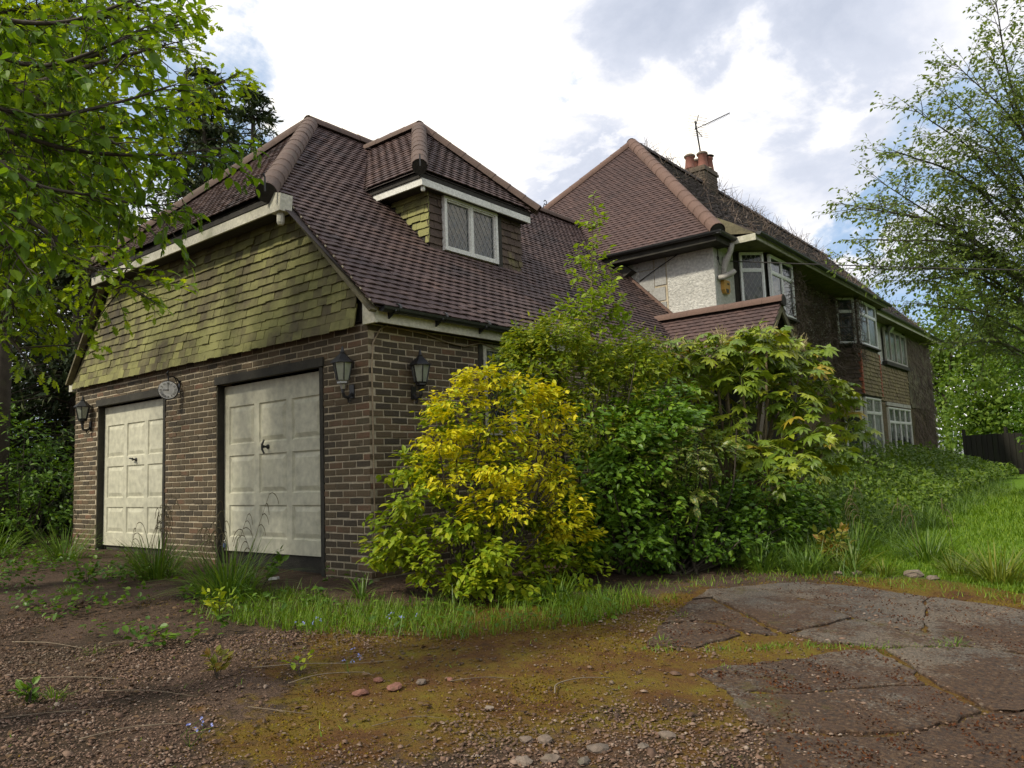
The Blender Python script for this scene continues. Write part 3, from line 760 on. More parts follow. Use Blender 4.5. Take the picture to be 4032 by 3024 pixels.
# eaves along the side
f = MB(); f.box(.155, .18, -.02, 7.0, 2.645, 2.80); f.build('fascia', M['fascia'], gar)
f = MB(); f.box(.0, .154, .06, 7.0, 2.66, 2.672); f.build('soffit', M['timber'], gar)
f = MB(); f.prism([(-.01, -.06, 2.635), (.182, -.06, 2.635), (.182, -.06, 2.80), (.13, -.06, 2.87), (-.01, -.06, 2.86)], (0, .038, 0)); f.build('eaves_box_end', M['fascia'], gar)
f = MB(); f.box(-7.35, -7.22, -.06, .12, 2.60, 2.78); f.build('eaves_box_end', M['fascia'], gar)
gt = MB()
prof = [(.055 * math.cos(PI + PI * k / 6), .055 * math.sin(PI + PI * k / 6)) for k in range(7)]
V = [(.245 + a, y, 2.795 + b) for y in (-.02, 7.0) for a, b in prof]
gt.add(V, [(k, k + 1, k + 8, k + 7) for k in range(6)] + [tuple(range(7)), tuple(range(7, 14))])
gto = gt.build('gutter', M['gutter'], gar)
for y in (.12, .82, 1.55, 2.3, 3.1, 3.9, 4.8):
    b_ = MB(); b_.prism([(.182, y, 2.775), (.30, y, 2.775), (.30, y, 2.755), (.182, y, 2.69)], (0, .02, 0)); b_.build('bracket', M['gutter'], gto)
    b_ = MB(); b_.lathe((.245, y + .08, 2.795), [(.058, -.015), (.060, -.014), (.060, .014), (.058, .015)], 12, (0, 1, 0)); b_.build('union', M['gutter'], gto)
# cable down the corner and along under the eaves
c_ = MB(); c_.tube([(.05, .23, 2.66), (.03, .14, 2.60), (.02, .05, 2.45), (.02, .03, 2.2), (.022, .028, 1.2), (.02, .03, .3), (.02, .03, .05)], .009, 6); c_.build('corner_cable', M['cable'], gar, True)
c_ = MB(); c_.tube([(.03, .3, 2.65), (.03, .8, 2.63), (.03, 1.15, 2.57), (.03, 1.45, 2.55), (.03, 1.75, 2.62), (.03, 2.05, 2.57), (.03, 2.6, 2.6)], .009, 6); c_.build('eaves_cable', M['cable'], gar, True)

# dormer
dm = MB()
dm.prism([(-1.04, 1.97, 3.95), (-1.04, 1.97, 5.0), (-2.2, 1.97, 5.0)], (0, .05, 0))
dm.prism([(-1.04, 3.93, 3.95), (-1.04, 3.93, 5.0), (-2.2, 3.93, 5.0)], (0, .05, 0))
dm.box(-1.08, -1.03, 2.022, 2.24, 3.95, 5.0); dm.box(-1.08, -1.03, 3.46, 3.928, 3.95, 5.0); dm.box(-1.08, -1.03, 2.242, 3.458, 4.90, 5.0)
dmo = dm.build('dormer', M['mortar_dark'], gar)
A, T = lay((-1.03, 0, 4.045), (0, 1, 0), (0, 0, 1), (1, 0, 0), 8, .108, lambda d: [(1.955, 2.225), (3.50, 3.995)], .163, .003, .15, .02, tilt=.14, lift=.004, rot=.012)
pieces('hung_tile', 'hung_tiling', FLAT, A, T, M['hung_brown'], dmo)
A, T = lay((0, 1.972, 4.045), (1, 0, 0), (0, 0, 1), (0, -1, 0), 8, .108, lambda d: [(max(-2.0, .27 - (4.045 + d - 2.80) + .02), -1.01)], .163, .003, .15, .02, tilt=.14, lift=.004, rot=.012)
pieces('hung_tile', 'hung_tiling', FLAT, A, T, M['hung'], dmo)
m = MB(); m.box(-1.045, -1.0, 3.385, 3.495, 4.03, 4.88); m.build('dormer_post', M['timber'], dmo)
window(gar, (-1.045, 2.235, 4.10), (0, 1, 0), (1, 0, 0), 1.135, .775, (.5,), None, 'glassblue', True, 'white', .05, .08, .10)
m = MB(); m.prism([(-1.08, 2.0, 4.06), (-.96, 2.0, 4.045), (-.96, 2.0, 4.035), (-1.08, 2.0, 4.03)], (0, 1.98, 0)); m.build('lead_flashing', M['lead'], dmo)
dd = MB()
dd.add([(-.87, DY0, DE - .03), (-.87, DY1, DE - .03), (-2.20, DR, DZ - .03)], [(0, 1, 2)])
dd.add([(-.87, DY0, DE - .03), (-2.20, DR, DZ - .03), (-3.41, DR, DZ - .03), (-1.98, DY0, DE - .03)], [(0, 1, 2, 3)])
dd.add([(-.87, DY1, DE - .03), (-1.98, DY1, DE - .03), (-3.41, DR, DZ - .03), (-2.20, DR, DZ - .03)], [(0, 1, 2, 3)])
dro = dd.build('dormer_roof', M['roofdark'], gar)
HD = DZ - DE
def plane_tiles(o, u, v, n, rows, spans): 
    A, T = lay(o, u, v, n, rows, .1005, spans, .163, .002, .165, .021, tilt=.13, lift=.0022, rot=.01)
    pieces('roof_tile', 'roof_tiling', TILES, A, T, M['rooftile'], dro, 120)
sv = unit((-(2.20 - .85), 0, HD)); L_ = math.hypot(1.35, HD)
plane_tiles((-.85, 0, DE), (0, 1, 0), sv, unit((HD, 0, 1.35)), int(L_ / .1005), lambda s: [(DY0 + s / L_ * (DR - DY0), DY1 - s / L_ * (DY1 - DR))])
l2 = math.hypot(DR - DY0, HD); sv = unit((0, DR - DY0, HD))
plane_tiles((0, DY0, DE), (1, 0, 0), sv, unit((0, -HD, DR - DY0)), int(l2 / .1005), lambda s: [(-1.98 - s / l2 * 1.43, -.85 - s / l2 * 1.35)])
ridge((-.80, DY0 - .05, DE), (-2.20, DR, DZ + .01), .115, .27, M['ridge'], dro, .02)
ridge((-.80, DY1 + .05, DE), (-2.20, DR, DZ + .01), .115, .30, M['ridge'], dro, .02)
ridge((-2.15, DR, DZ + .01), (-3.42, DR, DZ + .01), .115, .32, M['ridge'], dro, .02)
e = MB(); d_ = unit((-1.4, DR - DY0 + .05, HD)); e.lathe(np.array((-.80, DY0 - .05, DE - .02)) + d_ * .02, [(.0, -.002), (.10, 0), (.10, .05)], 12, d_); e.build('hip_end', M['mortar_dark'], dro)
e = MB(); e.tube([(-.74, DY0 - .1, DE - .03), (-.73, DY0 - .11, DE + .12)], .010, 6); e.build('hip_iron', M['iron'], dro)
e = MB(); e.tube([(-.74, DY1 + .1, DE + .05)] + [(-.74, DY1 + .17 + .035 * math.cos(a), DE + .16 + .035 * math.sin(a)) for a in np.linspace(-2.4, 3.0, 12)], .007, 5); e.build('hip_iron', M['iron'], dro)
f = MB(); f.box(-.90, -.875, DY0 + .06, DY1 - .06, 4.86, 4.955); f.box(-1.9, -.902, DY0 + .06, DY0 + .085, 4.86, 4.955); f.build('fascia', M['white'], dro)
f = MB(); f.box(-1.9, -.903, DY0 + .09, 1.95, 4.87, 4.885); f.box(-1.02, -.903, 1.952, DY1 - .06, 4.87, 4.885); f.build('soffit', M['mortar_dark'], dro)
f = MB(); f.box(-.905, -.885, DY0 + .04, DY1 - .04, 4.958, 5.03); f.box(-1.95, -.907, DY0 + .04, DY0 + .06, 4.958, 5.03); f.build('rafter_ends', M['mortar_dark'], dro)
f = MB(); f.lathe((-.93, DY0 + .13, 4.80), [(.02, 0), (.03, .015), (.03, .06)], 8); f.build('finial_drop', M['white'], dro)

# ================================================================== the house
HY, FX = 8.80, 28.4
hou = thing('house', 'tall neglected house with pebbledash end wall bay windows and a creeper covered hipped roof', 'house', (-3.5, 8.8, 0))
w = MB()
w.box(-7.2, -.25, HY, HY + .25, -.3, 5.40)
endw = w.build('end_wall', M['render'], hou)
w = MB(); w.box(-1.66, -1.02, HY - .012, HY - .002, 3.6, 5.25); bp = w.build('bare_panel', M['mortar'], hou)
for i, (x0, x1, z0, z1) in enumerate([(-1.65, -1.30, 4.62, 5.06), (-1.29, -1.03, 4.70, 5.08), (-1.65, -1.30, 5.07, 5.30), (-1.28, -1.03, 5.09, 5.30), (-1.42, -1.06, 4.38, 4.66), (-1.20, -1.05, 4.06, 4.35), (-1.65, -1.44, 4.40, 4.60), (-1.40, -1.22, 4.1, 4.36)]):
    b_ = MB(); b_.box(x0, x1 - .008, HY - .026 - .003 * (i % 3), HY - .010, z0, z1 - .008); b_.build('block', M['block'], bp)
w = MB(); w.box(-.25, 0, HY, 9.75, 2.7, 5.40); w.box(-.25, -.06, 9.752, 28.4, 2.7, 5.40)
w.build('side_wall', M['render'], hou)
w = MB(); w.box(-.25, 0, 16.1, 28.4, -.3, 2.70); w.box(-.25, -.01, HY, 16.09, -.3, 2.698); lw = w.build('lower_wall', M['housebrick'], hou)
A, T = lay((0, 0, .0), (0, 1, 0), (0, 0, 1), (1, 0, 0), 36, .075, lambda z: ([(19.12, 21.05), (24.2, 28.4)] if .98 < z < 2.62 else [(19.12, 28.4)]), .215, .011, .064, .010)
V, F = scatter(BRICKS, A, T, rng.integers(0, 4, len(A)))
link('brickwork', mesh_tri('brickwork', V, F, M['housebrick']), lw, kind='stuff')
w = MB(); w.box(-.06, .03, 24.45, 28.43, 2.70, 5.34); w.box(-.03, .06, 24.45, 28.46, 2.66, 2.78); w.build('upper_corner_wall', M['barge'], hou)
w = MB(); w.box(-7, -.25, 28.15, 28.4, -.3, 5.4); w.build('far_wall', M['mortar'], hou)

# roof: an end hip towards the garage, a long slope, a gable at the far end
HS = 1.07; HL = math.hypot(1, HS); AX, AY, AZ = -3.50, 12.15, 9.50
rd = MB()
rd.add([(.28, 8.37, 5.40), (AX, AY, AZ - .04), (-7.3, 8.37, 5.40)], [(0, 1, 2)])
rd.add([(.28, 8.37, 5.40), (.28, 28.7, 5.40), (AX, 28.7, AZ - .04), (AX, AY, AZ - .04)], [(0, 1, 2, 3)])
rd.add([(-7.3, 8.37, 5.40), (AX, AY, AZ - .04), (AX, 28.7, AZ - .04), (-7.3, 28.7, 5.40)], [(0, 1, 2, 3)])
hr = rd.build('roof', M['roofdark'], hou)
rows = int(3.80 * HL / .1005)


def hend(s):
    r = s / HL; z = 5.43 + r * HS
    a = 3.07 - z + .02 if z < 6.67 else -7.3 + r
    return [(a, .3 - r)]


A, T = lay((0, 8.35, 5.43), (1, 0, 0), (0, 1 / HL, HS / HL), (0, -HS / HL, 1 / HL), rows, .1005, hend, .163, .002, .17, .021, tilt=.13, lift=.0022, rot=.01)
pieces('roof_tile', 'roof_tiling', TILES, A, T, M['housetile'], hr)
A, T = lay((.3, 0, 5.43), (0, 1, 0), (-1 / HL, 0, HS / HL), (HS / HL, 0, 1 / HL), rows, .1005, lambda s: [(8.35 + s / HL, 28.7)], .163, .002, .17, .021, tilt=.13, lift=.004, rot=.02)
V, F = scatter(TILES, A, T, rng.integers(0, 4, len(A)))
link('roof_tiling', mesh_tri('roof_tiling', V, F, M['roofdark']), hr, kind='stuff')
ridge((.34, 8.31, 5.43), (AX, AY, AZ), .15, .36, M['ridge_red'], hr)
ridge((-7.3, 8.35, 5.43), (AX, AY, AZ), .13, .36, M['ridge_red'], hr)
ridge((AX, AY - .1, AZ), (AX, 28.7, AZ), .13, .40, M['roofdark'], hr)
e = MB(); d_ = unit((-3.84, 3.84, 4.07)); e.lathe(np.array((.34, 8.31, 5.40)) + d_ * .02, [(.0, -.002), (.125, 0), (.125, .05)], 14, d_); e.build('hip_end', M['mortar_dark'], hr)
# sprocketed eave over the bays
sp = MB(); sp.prism([(-.25, 9.08, 6.06), (.78, 9.08, 5.47), (.78, 9.08, 5.44), (-.25, 9.08, 5.90)], (0, 10.05, 0)); spo = sp.build('bay_eave_roof', M['roofdark'], hou)
sp = MB(); sp.prism([(-.05, 9.06, 5.52), (.30, 9.06, 5.50), (.77, 9.06, 5.42), (.30, 9.06, 5.74), (-.05, 9.06, 5.94)], (0, .018, 0)); sp.build('eave_cheek', M['barge'], hou)
f = MB(); f.box(.28, .78, 9.03, 9.058, 5.285, 5.415); f.build('eave_box_end', M['fascia'], hou)
f = MB(); f.box(.745, .77, 9.06, 19.1, 5.31, 5.42); f.build('fascia', M['greywood'], hou)
f = MB(); f.box(.0, .744, 9.06, 19.1, 5.355, 5.37); f.build('soffit', M['barge'], hou)
f = MB(); f.box(.425, .45, 19.12, 28.6, 5.22, 5.36); f.build('fascia', M['fascia'], hou)
f = MB(); f.box(.0, .424, 19.12, 28.5, 5.26, 5.275); f.build('soffit', M['barge'], hou)
sp = MB(); sp.prism([(.28, 19.14, 5.43), (.50, 19.14, 5.37), (.50, 19.14, 5.35), (.28, 19.14, 5.38)], (0, 9.5, 0)); sp.build('eave_strip', M['roofdark'], hou)
def half_gutter(name, p, q, r, parent):
    p = np.array(p, float); q = np.array(q, float); d = unit(q - p); x = np.cross(d, (0, 0, 1)); m = MB()
    V = [b + x * r * math.cos(PI + PI * k / 6) + np.array((0, 0, r * math.sin(PI + PI * k / 6))) for b in (p, q) for k in range(7)]
    m.add(V, [(k, k + 1, k + 8, k + 7) for k in range(6)] + [tuple(range(7)), tuple(range(7, 14))]); return m.build(name, M['gutter'], parent)
g1 = half_gutter('gutter', (-2.3, 8.29, 5.42), (.40, 8.29, 5.40), .06, hou)
half_gutter('gutter', (.36, 8.25, 5.40), (.36, 9.04, 5.40), .06, hou)
half_gutter('gutter', (.84, 9.05, 5.44), (.84, 19.1, 5.40), .06, hou)
half_gutter('gutter', (.52, 19.12, 5.36), (.52, 28.6, 5.36), .055, hou)
f = MB(); f.box(-2.4, .27, 8.355, 8.38, 5.24, 5.37); f.box(.25, .275, 8.382, 9.03, 5.24, 5.36); f.build('eave_fascia', M['timber'], hou)
f = MB(); f.box(-2.4, .24, 8.385, 8.797, 5.25, 5.262); f.box(.0, .24, 8.80, 9.02, 5.25, 5.262); f.build('eave_soffit', M['mortar_dark'], hou)
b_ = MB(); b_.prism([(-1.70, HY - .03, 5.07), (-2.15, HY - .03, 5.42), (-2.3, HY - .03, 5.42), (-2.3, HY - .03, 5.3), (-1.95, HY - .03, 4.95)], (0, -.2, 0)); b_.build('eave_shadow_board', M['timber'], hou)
# cover strip where the garage roof meets the wall
v_ = MB(); v_.beam((-.72, 8.74, 3.84), (-2.3, 8.74, 5.42), .09, .05); v_.build('abutment_strip', M['ridge_red'], hou)
# weathered timber bracket at the eave corner
b_ = MB(); b_.tube([(.30, 9.02, 5.30), (.26, 9.02, 5.15), (.17, 9.0, 4.98), (.11, 9.0, 4.80), (.10, 9.0, 4.68)], [.06, .055, .07, .06, .05], 6)
b_.tube([(.02, 8.93, 4.66), (.12, 8.97, 4.66), (.24, 9.03, 4.71), (.32, 9.06, 4.77)], [.05, .06, .06, .045], 6); b_.build('eave_bracket', M['greywood'], hou, True)
# looped wires on the wall
b_ = MB(); b_.tube([(.012, 8.98, 5.25), (.02, 8.99, 5.0), (.03, 9.02, 4.93), (.03, 9.10, 4.93), (.03, 9.14, 5.0), (.03, 9.15, 5.12)], .007, 5)
b_.tube([(.02, 8.97 + .04 * math.cos(a), 5.06 + .04 * math.sin(a)) for a in np.linspace(0, 6.2, 12)], .006, 5); b_.build('wall_wires', M['cabledark'], hou)


def hung(o, u, n, W_, z0, z1, mat, parent, limit=90, spans=None):
    rows = int((z1 - z0) / .11)
    A, T = lay(o, u, (0, 0, 1), n, rows, .11, spans or (lambda d: [(0, W_)]), .163, .003, .155, .02, tilt=.15, lift=.005, rot=.014)
    pieces('hung_tile', 'hung_tiling', FLAT, A, T, M[mat], parent, limit)


def bay(y0, y1, pr, lower):
    P = [(0, y0), (pr, y0 + pr), (pr, y1 - pr), (0, y1)]
    c = MB(); c.prism([(-.1, y0, 2.66), *[(x, y, 2.66) for x, y in P], (-.1, y1, 2.66)], (0, 0, 1.36))
    c.prism([(-.1, y0 + .06, 4.02), (0, y0 + .05, 4.02), (pr - .06, y0 + pr + .03, 4.02), (pr - .06, y1 - pr - .03, 4.02), (0, y1 - .05, 4.02), (-.1, y1 - .06, 4.02)], (0, 0, 1.33))
    b = c.build('bay_window', M['timber'], hou)
    for i in range(3):
        a, d = np.array((*P[i], 0.)), np.array((*P[i + 1], 0.)); u = unit(d - a); n = np.array((u[1], -u[0], 0)); L = np.linalg.norm(d - a)
        wd = L - (.20 if i != 1 else .16)
        o = a + u * (L - wd) * (.62 if i == 0 else .5) + n * .0 + np.array((0, 0, 4.08))
        first = y0 < 12
        if i != 1: window(hou, o, u, n, wd, 1.24, (), .70, 'glass', True if first else None, 'pvc', .036, .06, .10)
        else: window(hou, o, u, n, wd, 1.22, (.5,) if True else (), .70, 'glass' if first else 'glasspale', None, 'pvc', .04, .06)
        s = MB(); s.obox(a + u * L / 2 + n * .05 + np.array((0, 0, 4.045)), (u, n, (0, 0, 1)), (L / 2 + .02, .05, .02)); s.build('sill', M['timber'], hou)
        hung(a + n * .02 + np.array((0, 0, 2.70)), u, n, L, 2.70, 4.0, 'hung_green' if i else 'hung_brown', b, 100)
    for x, y in (P[1], P[2]):
        for k in range(11):
            if lower:
                t = MB(); z = 2.72 + k * .11; wv = .055 + .03 * (k % 2)
                t.prism([(x - .06, y - wv, z), (x + .045, y - wv * .6, z), (x + .05, y + .05, z), (x - .02, y + .06, z)], (-.012, 0, .105)); t.build('corner_tile', M['redcorner'], b)
    return b


bay(9.75, 12.26, .5, False)
b2 = bay(16.18, 19.08, .5, True)
# lower storey of the far bay
c = MB(); P = [(0, 16.18), (.5, 16.68), (.5, 18.56), (0, 19.06)]
c.prism([(-.1, 16.18, -.1), *[(x, y, -.1) for x, y in P], (-.1, 19.06, -.1)], (0, 0, 1.08)); c.prism([(-.1, 16.24, .98), (0, 16.24, .98), (.44, 16.70, .98), (.44, 18.5, .98), (0, 19.0, .98), (-.1, 19.0, .98)], (0, 0, 1.67)); c.build('lower_bay', M['housebrick'], hou)
window(hou, (.45, 16.80, 1.02), (0, 1, 0), (1, 0, 0), 1.60, 1.62, (.5,), .74, 'glasspale', None, 'white', .042, .07)
window(hou, (.07, 16.27, 1.02), unit((1, 1, 0)), unit((1, -1, 0)), .52, 1.62, (), .74, 'glass', None, 'white', .04, .06)
# windows beyond the bays
window(hou, (.0, 21.12, .99), (0, 1, 0), (1, 0, 0), 3.0, 1.57, (.25, .5, .75), .70, 'glass', None, 'white', .042, .07)
l_ = MB(); l_.box(-.05, .06, 21.0, 24.25, 2.61, 2.72); l_.build('window_head', M['greywood'], hou)
window(hou, (.0, 21.5, 4.06), (0, 1, 0), (1, 0, 0), 2.9, 1.10, (.25, .5, .75), None, 'glasspale', None, 'greywood', .05, .06)
s = MB(); s.box(-.04, .10, 21.35, 24.5, 3.93, 4.05); s.build('sill', M['timber'], hou)
bk = MB(); bk.box(-.058, -.01, 19.15, 24.44, 2.74, 3.93); bk = bk.build('tile_hung_band', M['mortar_dark'], hou)
hung((.0, 19.16, 2.74), (0, 1, 0), (1, 0, 0), 5.28, 2.74, 3.92, 'hung_green', bk, 120)

# porch
po = MB()
po.add([(-.7, 7.67, 3.72), (1.6, 7.67, 3.72), (1.6, 6.75, 2.80), (.2, 6.75, 2.80)], [(0, 1, 2, 3)])
po.add([(-.7, 7.67, 3.72), (.2, 8.6, 2.80), (1.6, 8.6, 2.80), (1.6, 7.67, 3.72)], [(0, 1, 2, 3)])
pr_ = po.build('porch_roof', M['roofdark'], hou)
for sg, yy in ((1, 6.72), (-1, 8.62)):
    lp = math.hypot(.95, .95)
    A, T = lay((0, yy, 2.77), (1, 0, 0), (0, sg * q2, q2), (0, -sg * q2, q2), 13, .1005, lambda s: [(.28 - s * q2 * 1.05, 1.66)], .163, .002, .165, .021, tilt=.13)
    pieces('roof_tile', 'roof_tiling', TILES, A, T, M['housetile'], pr_, 110)
ridge((1.70, 7.67, 3.76), (-.72, 7.67, 3.76), .115, .34, M['ridge_red'], pr_, .03)
e = MB(); e.lathe((1.705, 7.67, 3.735), [(0, -.004), (.10, -.003), (.10, .03)], 12, (-1, 0, 0)); e.build('ridge_end', M['mortar_dark'], pr_)
for sg in (-1, 1):
    e = MB(); e.prism([(1.62, 7.67, 3.70), (1.62, 7.67 + sg * .98, 2.72), (1.62, 7.67 + sg * .98, 2.58), (1.62, 7.67, 3.55)], (.035, 0, 0)); e.build('barge_board', M['barge'], pr_)
e = MB(); e.prism([(1.45, 7.67, 3.5), (1.45, 6.9, 2.72), (1.45, 8.44, 2.72)], (.03, 0, 0)); e.build('porch_gable', M['timber'], pr_)
for y in (6.95, 8.4):
    e = MB(); e.box(1.40, 1.52, y - .06, y + .06, -.05, 2.70); e.build('porch_post', M['timber'], hou)
e = MB(); e.box(.032, 1.39, 8.38, 8.42, -.1, 2.68); e.build('porch_shade_panel', M['timber'], hou)  # dark panel added so the doorway behind the fatsia reads as deep shade
e = MB(); e.box(-.001, .03, 6.95, 8.3, .0, 2.3); e.build('front_door', M['timber'], hou)

# chimney
ch = MB(); CX, CY = -3.68, 16.6
ch.box(CX - .36, CX + .36, CY - .46, CY + .46, 8.9, 9.86); ch.box(CX - .40, CX + .40, CY - .50, CY + .50, 9.862, 9.94); ch.box(CX - .38, CX + .38, CY - .48, CY + .48, 9.942, 10.02)
cho = ch.build('chimney', M['stack'], hou)
for n, o, u, W_ in (((0, -1, 0), (CX - .36, CY - .46, 9.0), (1, 0, 0), .72), ((1, 0, 0), (CX + .36, CY - .46, 9.0), (0, 1, 0), .92)):
    A, T = lay(o, u, (0, 0, 1), n, 11, .075, lambda d: [(0, W_)], .215, .01, .065, .012)
    pieces('brick', 'brickwork', BRICKS, A, T, M['stack'], cho, 120)
f = MB(); f.lathe((CX, CY, 10.02), [(.42, 0), (.36, .05), (.26, .08)], 8); f.build('mortar_flaunching', M['mortar'], cho)
for i, (x, y, h) in enumerate([(-.17, -.28, .44), (-.19, .24, .44), (.14, -.05, .50), (.17, .30, .46)]):
    p = MB(); p.lathe((CX + x, CY + y, 10.05), [(.17, 0), (.165, .05), (.13, h - .09), (.155, h - .07), (.155, h - .02), (.13, h)], 12); po_ = p.build('chimney_pot', M['clay'], cho, True)
    p = MB(); p.lathe((CX + x, CY + y, 10.05 + h), [(.175, -.05), (.18, .0), (.13, .04), (.05, .055)] if i < 3 else [(.17, .02), (.20, .04), (.06, .07)], 10); p.build('pot_cap', M['stone'] if i < 3 else M['iron'], cho, True)

# ================================================================== things fixed to the buildings
def lantern(loc, out, label):
    t = thing('wall_lantern', label, 'lantern', loc, 'wall lanterns on the garage')
    x, y, z = loc; o = np.array(out, float); s = np.array((-o[1], o[0], 0)); c = np.array(loc, float); n = 6
    m = MB(); m.lathe(c + (0, 0, .135), [(.040, 0), (.062, .012), (.062, .03), (.075, .045)], 6); m.lathe(c + (0, 0, .09), [(.022, 0), (.035, .045)], 8)
    m.build('base', M['steel'] if 'right' in label else M['iron'], t)
    m = MB(); m.lathe(c + (0, 0, .362), [(.128, 0), (.128, .010), (.085, .05), (.045, .085), (.030, .10), (.034, .108), (.020, .118), (.018, .135), (.012, .16), (.004, .18)], 6); m.build('cap', M['iron'], t)
    m = MB()
    for k in range(6):
        a = 2 * PI * (k + .5) / 6; d = np.array((math.cos(a), math.sin(a), 0)); m.beam(c + d * .066 + (0, 0, .18), c + d * .105 + (0, 0, .362), .012, .012, d)
    m.build('cage', M['iron'], t)
    for k in range(6):
        a, b = 2 * PI * (k + .5) / 6, 2 * PI * (k + 1.5) / 6; da, db = np.array((math.cos(a), math.sin(a), 0)), np.array((math.cos(b), math.sin(b), 0))
        m = MB(); m.prism([c + da * .064 + (0, 0, .182), c + db * .064 + (0, 0, .182), c + db * .102 + (0, 0, .36), c + da * .102 + (0, 0, .36)], -(da + db) * .0012); m.build('pane', M['lampglass'], t)
    m = MB(); m.tube([c + (0, 0, .18), c + (0, 0, .28)], .014, 7); m.build('bulb', M['white'], t)
    m = MB(); w = c - o * .118
    m.obox(w + (0, 0, .07), (o, s, (0, 0, 1)), (.006, .035, .07))
    m.tube([w + (0, 0, .05), w + o * .05 + (0, 0, .0), w + o * .10 + (0, 0, .01), c + (0, 0, .05), c + (0, 0, .10)], [.016, .018, .018, .018, .02], 7)
    m.tube([w + o * .06 + (0, 0, .0), w + o * .045 + (0, 0, -.05), w + o * .02 + (0, 0, -.03)], [.012, .010, .008], 6); m.build('arm', M['iron'], t)
    return t


lantern((-.25, -.135, 1.89), (0, -1, 0), 'black lantern on the brick pier to the right of the nearer garage door')
lantern((-6.62, -.135, 1.93), (0, -1, 0), 'black lantern on the narrow brick pier at the far end of the double garage front')
lantern((.135, .62, 1.88), (1, 0, 0), 'black lantern round the corner above the golden shrub')


def clock(c, R):
    t = thing('wall_clock', 'small round station clock with roman numerals on a bracket between the garage doors', 'clock', c)
    c = np.array(c, float); X = unit((.86, -.51, 0)); Y = unit((.51, .86, 0)); Z = np.array((0, 0, 1.))
    m = MB(); m.lathe(c - X * .03, [(R * .97, 0), (R * 1.05, .008), (R * 1.05, .052), (R * .97, .06)], 28, X); m.build('rim', M['iron'], t)
    for sg in (1, -1):
        f = c + X * .031 * sg
        m = MB(); m.lathe(f - X * .002 * sg, [(0.001, 0), (R * .96, 0), (R * .96, .003), (.001, .003)], 28, X * sg, False); dial = m.build('dial', M['dial'], t)
        m = MB(); sd = Y * sg            # clockwise direction: seen from +x, right is +y
        for h in range(1, 13):
            a = h * PI / 6; r = Z * math.cos(a) + sd * math.sin(a); tg = -Z * math.sin(a) + sd * math.cos(a)
            st = {1: 'I', 2: 'II', 3: 'III', 4: 'IIII', 5: 'V', 6: 'VI', 7: 'VII', 8: 'VIII', 9: 'IX', 10: 'X', 11: 'XI', 12: 'XII'}[h]
            wd = {'I': .10, 'V': .17, 'X': .17}; tot = sum(wd[q] for q in st) * R; u = -tot / 2
            for q in st:
                w = wd[q] * R; cu = u + w / 2; u += w; r0, r1 = R * .62, R * .86; fo = f + X * .006 * sg
                if q == 'I': m.beam(fo + r * r0 + tg * cu, fo + r * r1 + tg * cu, R * .034, .002, X * sg)
                elif q == 'V':
                    m.beam(fo + r * r1 + tg * (cu - w * .33), fo + r * r0 + tg * cu, R * .034, .002, X * sg); m.beam(fo + r * r1 + tg * (cu + w * .33), fo + r * r0 + tg * cu, R * .03, .0024, X * sg)
                else:
                    m.beam(fo + r * r1 + tg * (cu - w * .33), fo + r * r0 + tg * (cu + w * .33), R * .034, .002, X * sg); m.beam(fo + r * r1 + tg * (cu + w * .33), fo + r * r0 + tg * (cu - w * .33), R * .03, .0024, X * sg)
        m.build('numerals', M['iron'], dial)
        fo = f + X * .009 * sg
        m = MB(); m.beam(fo - Z * R * .12, fo + Z * R * .84, R * .06, .003, X * sg); m.build('minute_hand', M['iron'], dial)
        m = MB(); fo = fo + X * .003 * sg; m.beam(fo + sd * R * .1, fo - sd * R * .52, R * .09, .003, X * sg); m.build('hour_hand', M['iron'], dial)
    m = MB(); top = c + Z * (R * 1.08)
    m.tube([top - Z * .01, top + Z * .055], .010, 7); m.tube([(c[0], c[1], top[2] + .06), (c[0], c[1] - .02, top[2] + .10), (c[0], c[1], top[2] + .13)], [.012, .015, .006], 6)
    m.tube([(c[0], c[1], top[2] + .05), (c[0], (c[1]) * .6, top[2] + .055), (c[0], c[1] * .25, top[2] + .03), (c[0], -.012, top[2] - .03)], .009, 6)
    m.tube([(c[0], c[1] * .5, top[2] + .05), (c[0], c[1] * .3, top[2] - .01), (c[0], -.012, top[2] - .13)], .007, 6)
    m.box(c[0] - .02, c[0] + .02, -.016, -.011, top[2] - .16, top[2] + .01); m.build('bracket', M['iron'], t)


clock((-3.87, -.165, 2.30), .122)
# rust streak plate under the clock bracket is left to the brick's own stains
t = thing('alarm_box', 'faded yellow alarm box on the pebbledash below the eave bracket', 'alarm box', (.03, 9.2, 4.5))
m = MB(); m.prism([(.0, 9.06, 4.64), (.0, 9.34, 4.64), (.0, 9.34, 4.44), (.0, 9.28, 4.37), (.0, 9.12, 4.37), (.0, 9.06, 4.44)], (.075, 0, 0)); m.build('case', M['alarm'], t)
m = MB(); m.prism([(.01, 9.13, 4.46), (.01, 9.27, 4.46), (.01, 9.25, 4.385), (.01, 9.15, 4.385)], (.072, 0, 0)); m.build('strobe', M['gutter'], t)
m = MB(); m.box(.076, .079, 9.2, 9.30, 4.55, 4.59); m.build('badge', M['barge'], t)

t = thing('floodlight', 'small pale floodlight under the eaves of the far corner', 'floodlight', (.1, 21.9, 5.3))
m = MB(); m.obox((.16, 21.9, 5.12), ((.8, 0, -.6), (0, 1, 0), (.6, 0, .8)), (.05, .13, .10)); m.build('head', M['steel'], t)
m = MB(); m.tube([(.02, 21.9, 5.2), (.14, 21.9, 5.2)], .02, 6); m.build('arm', M['steel'], t)

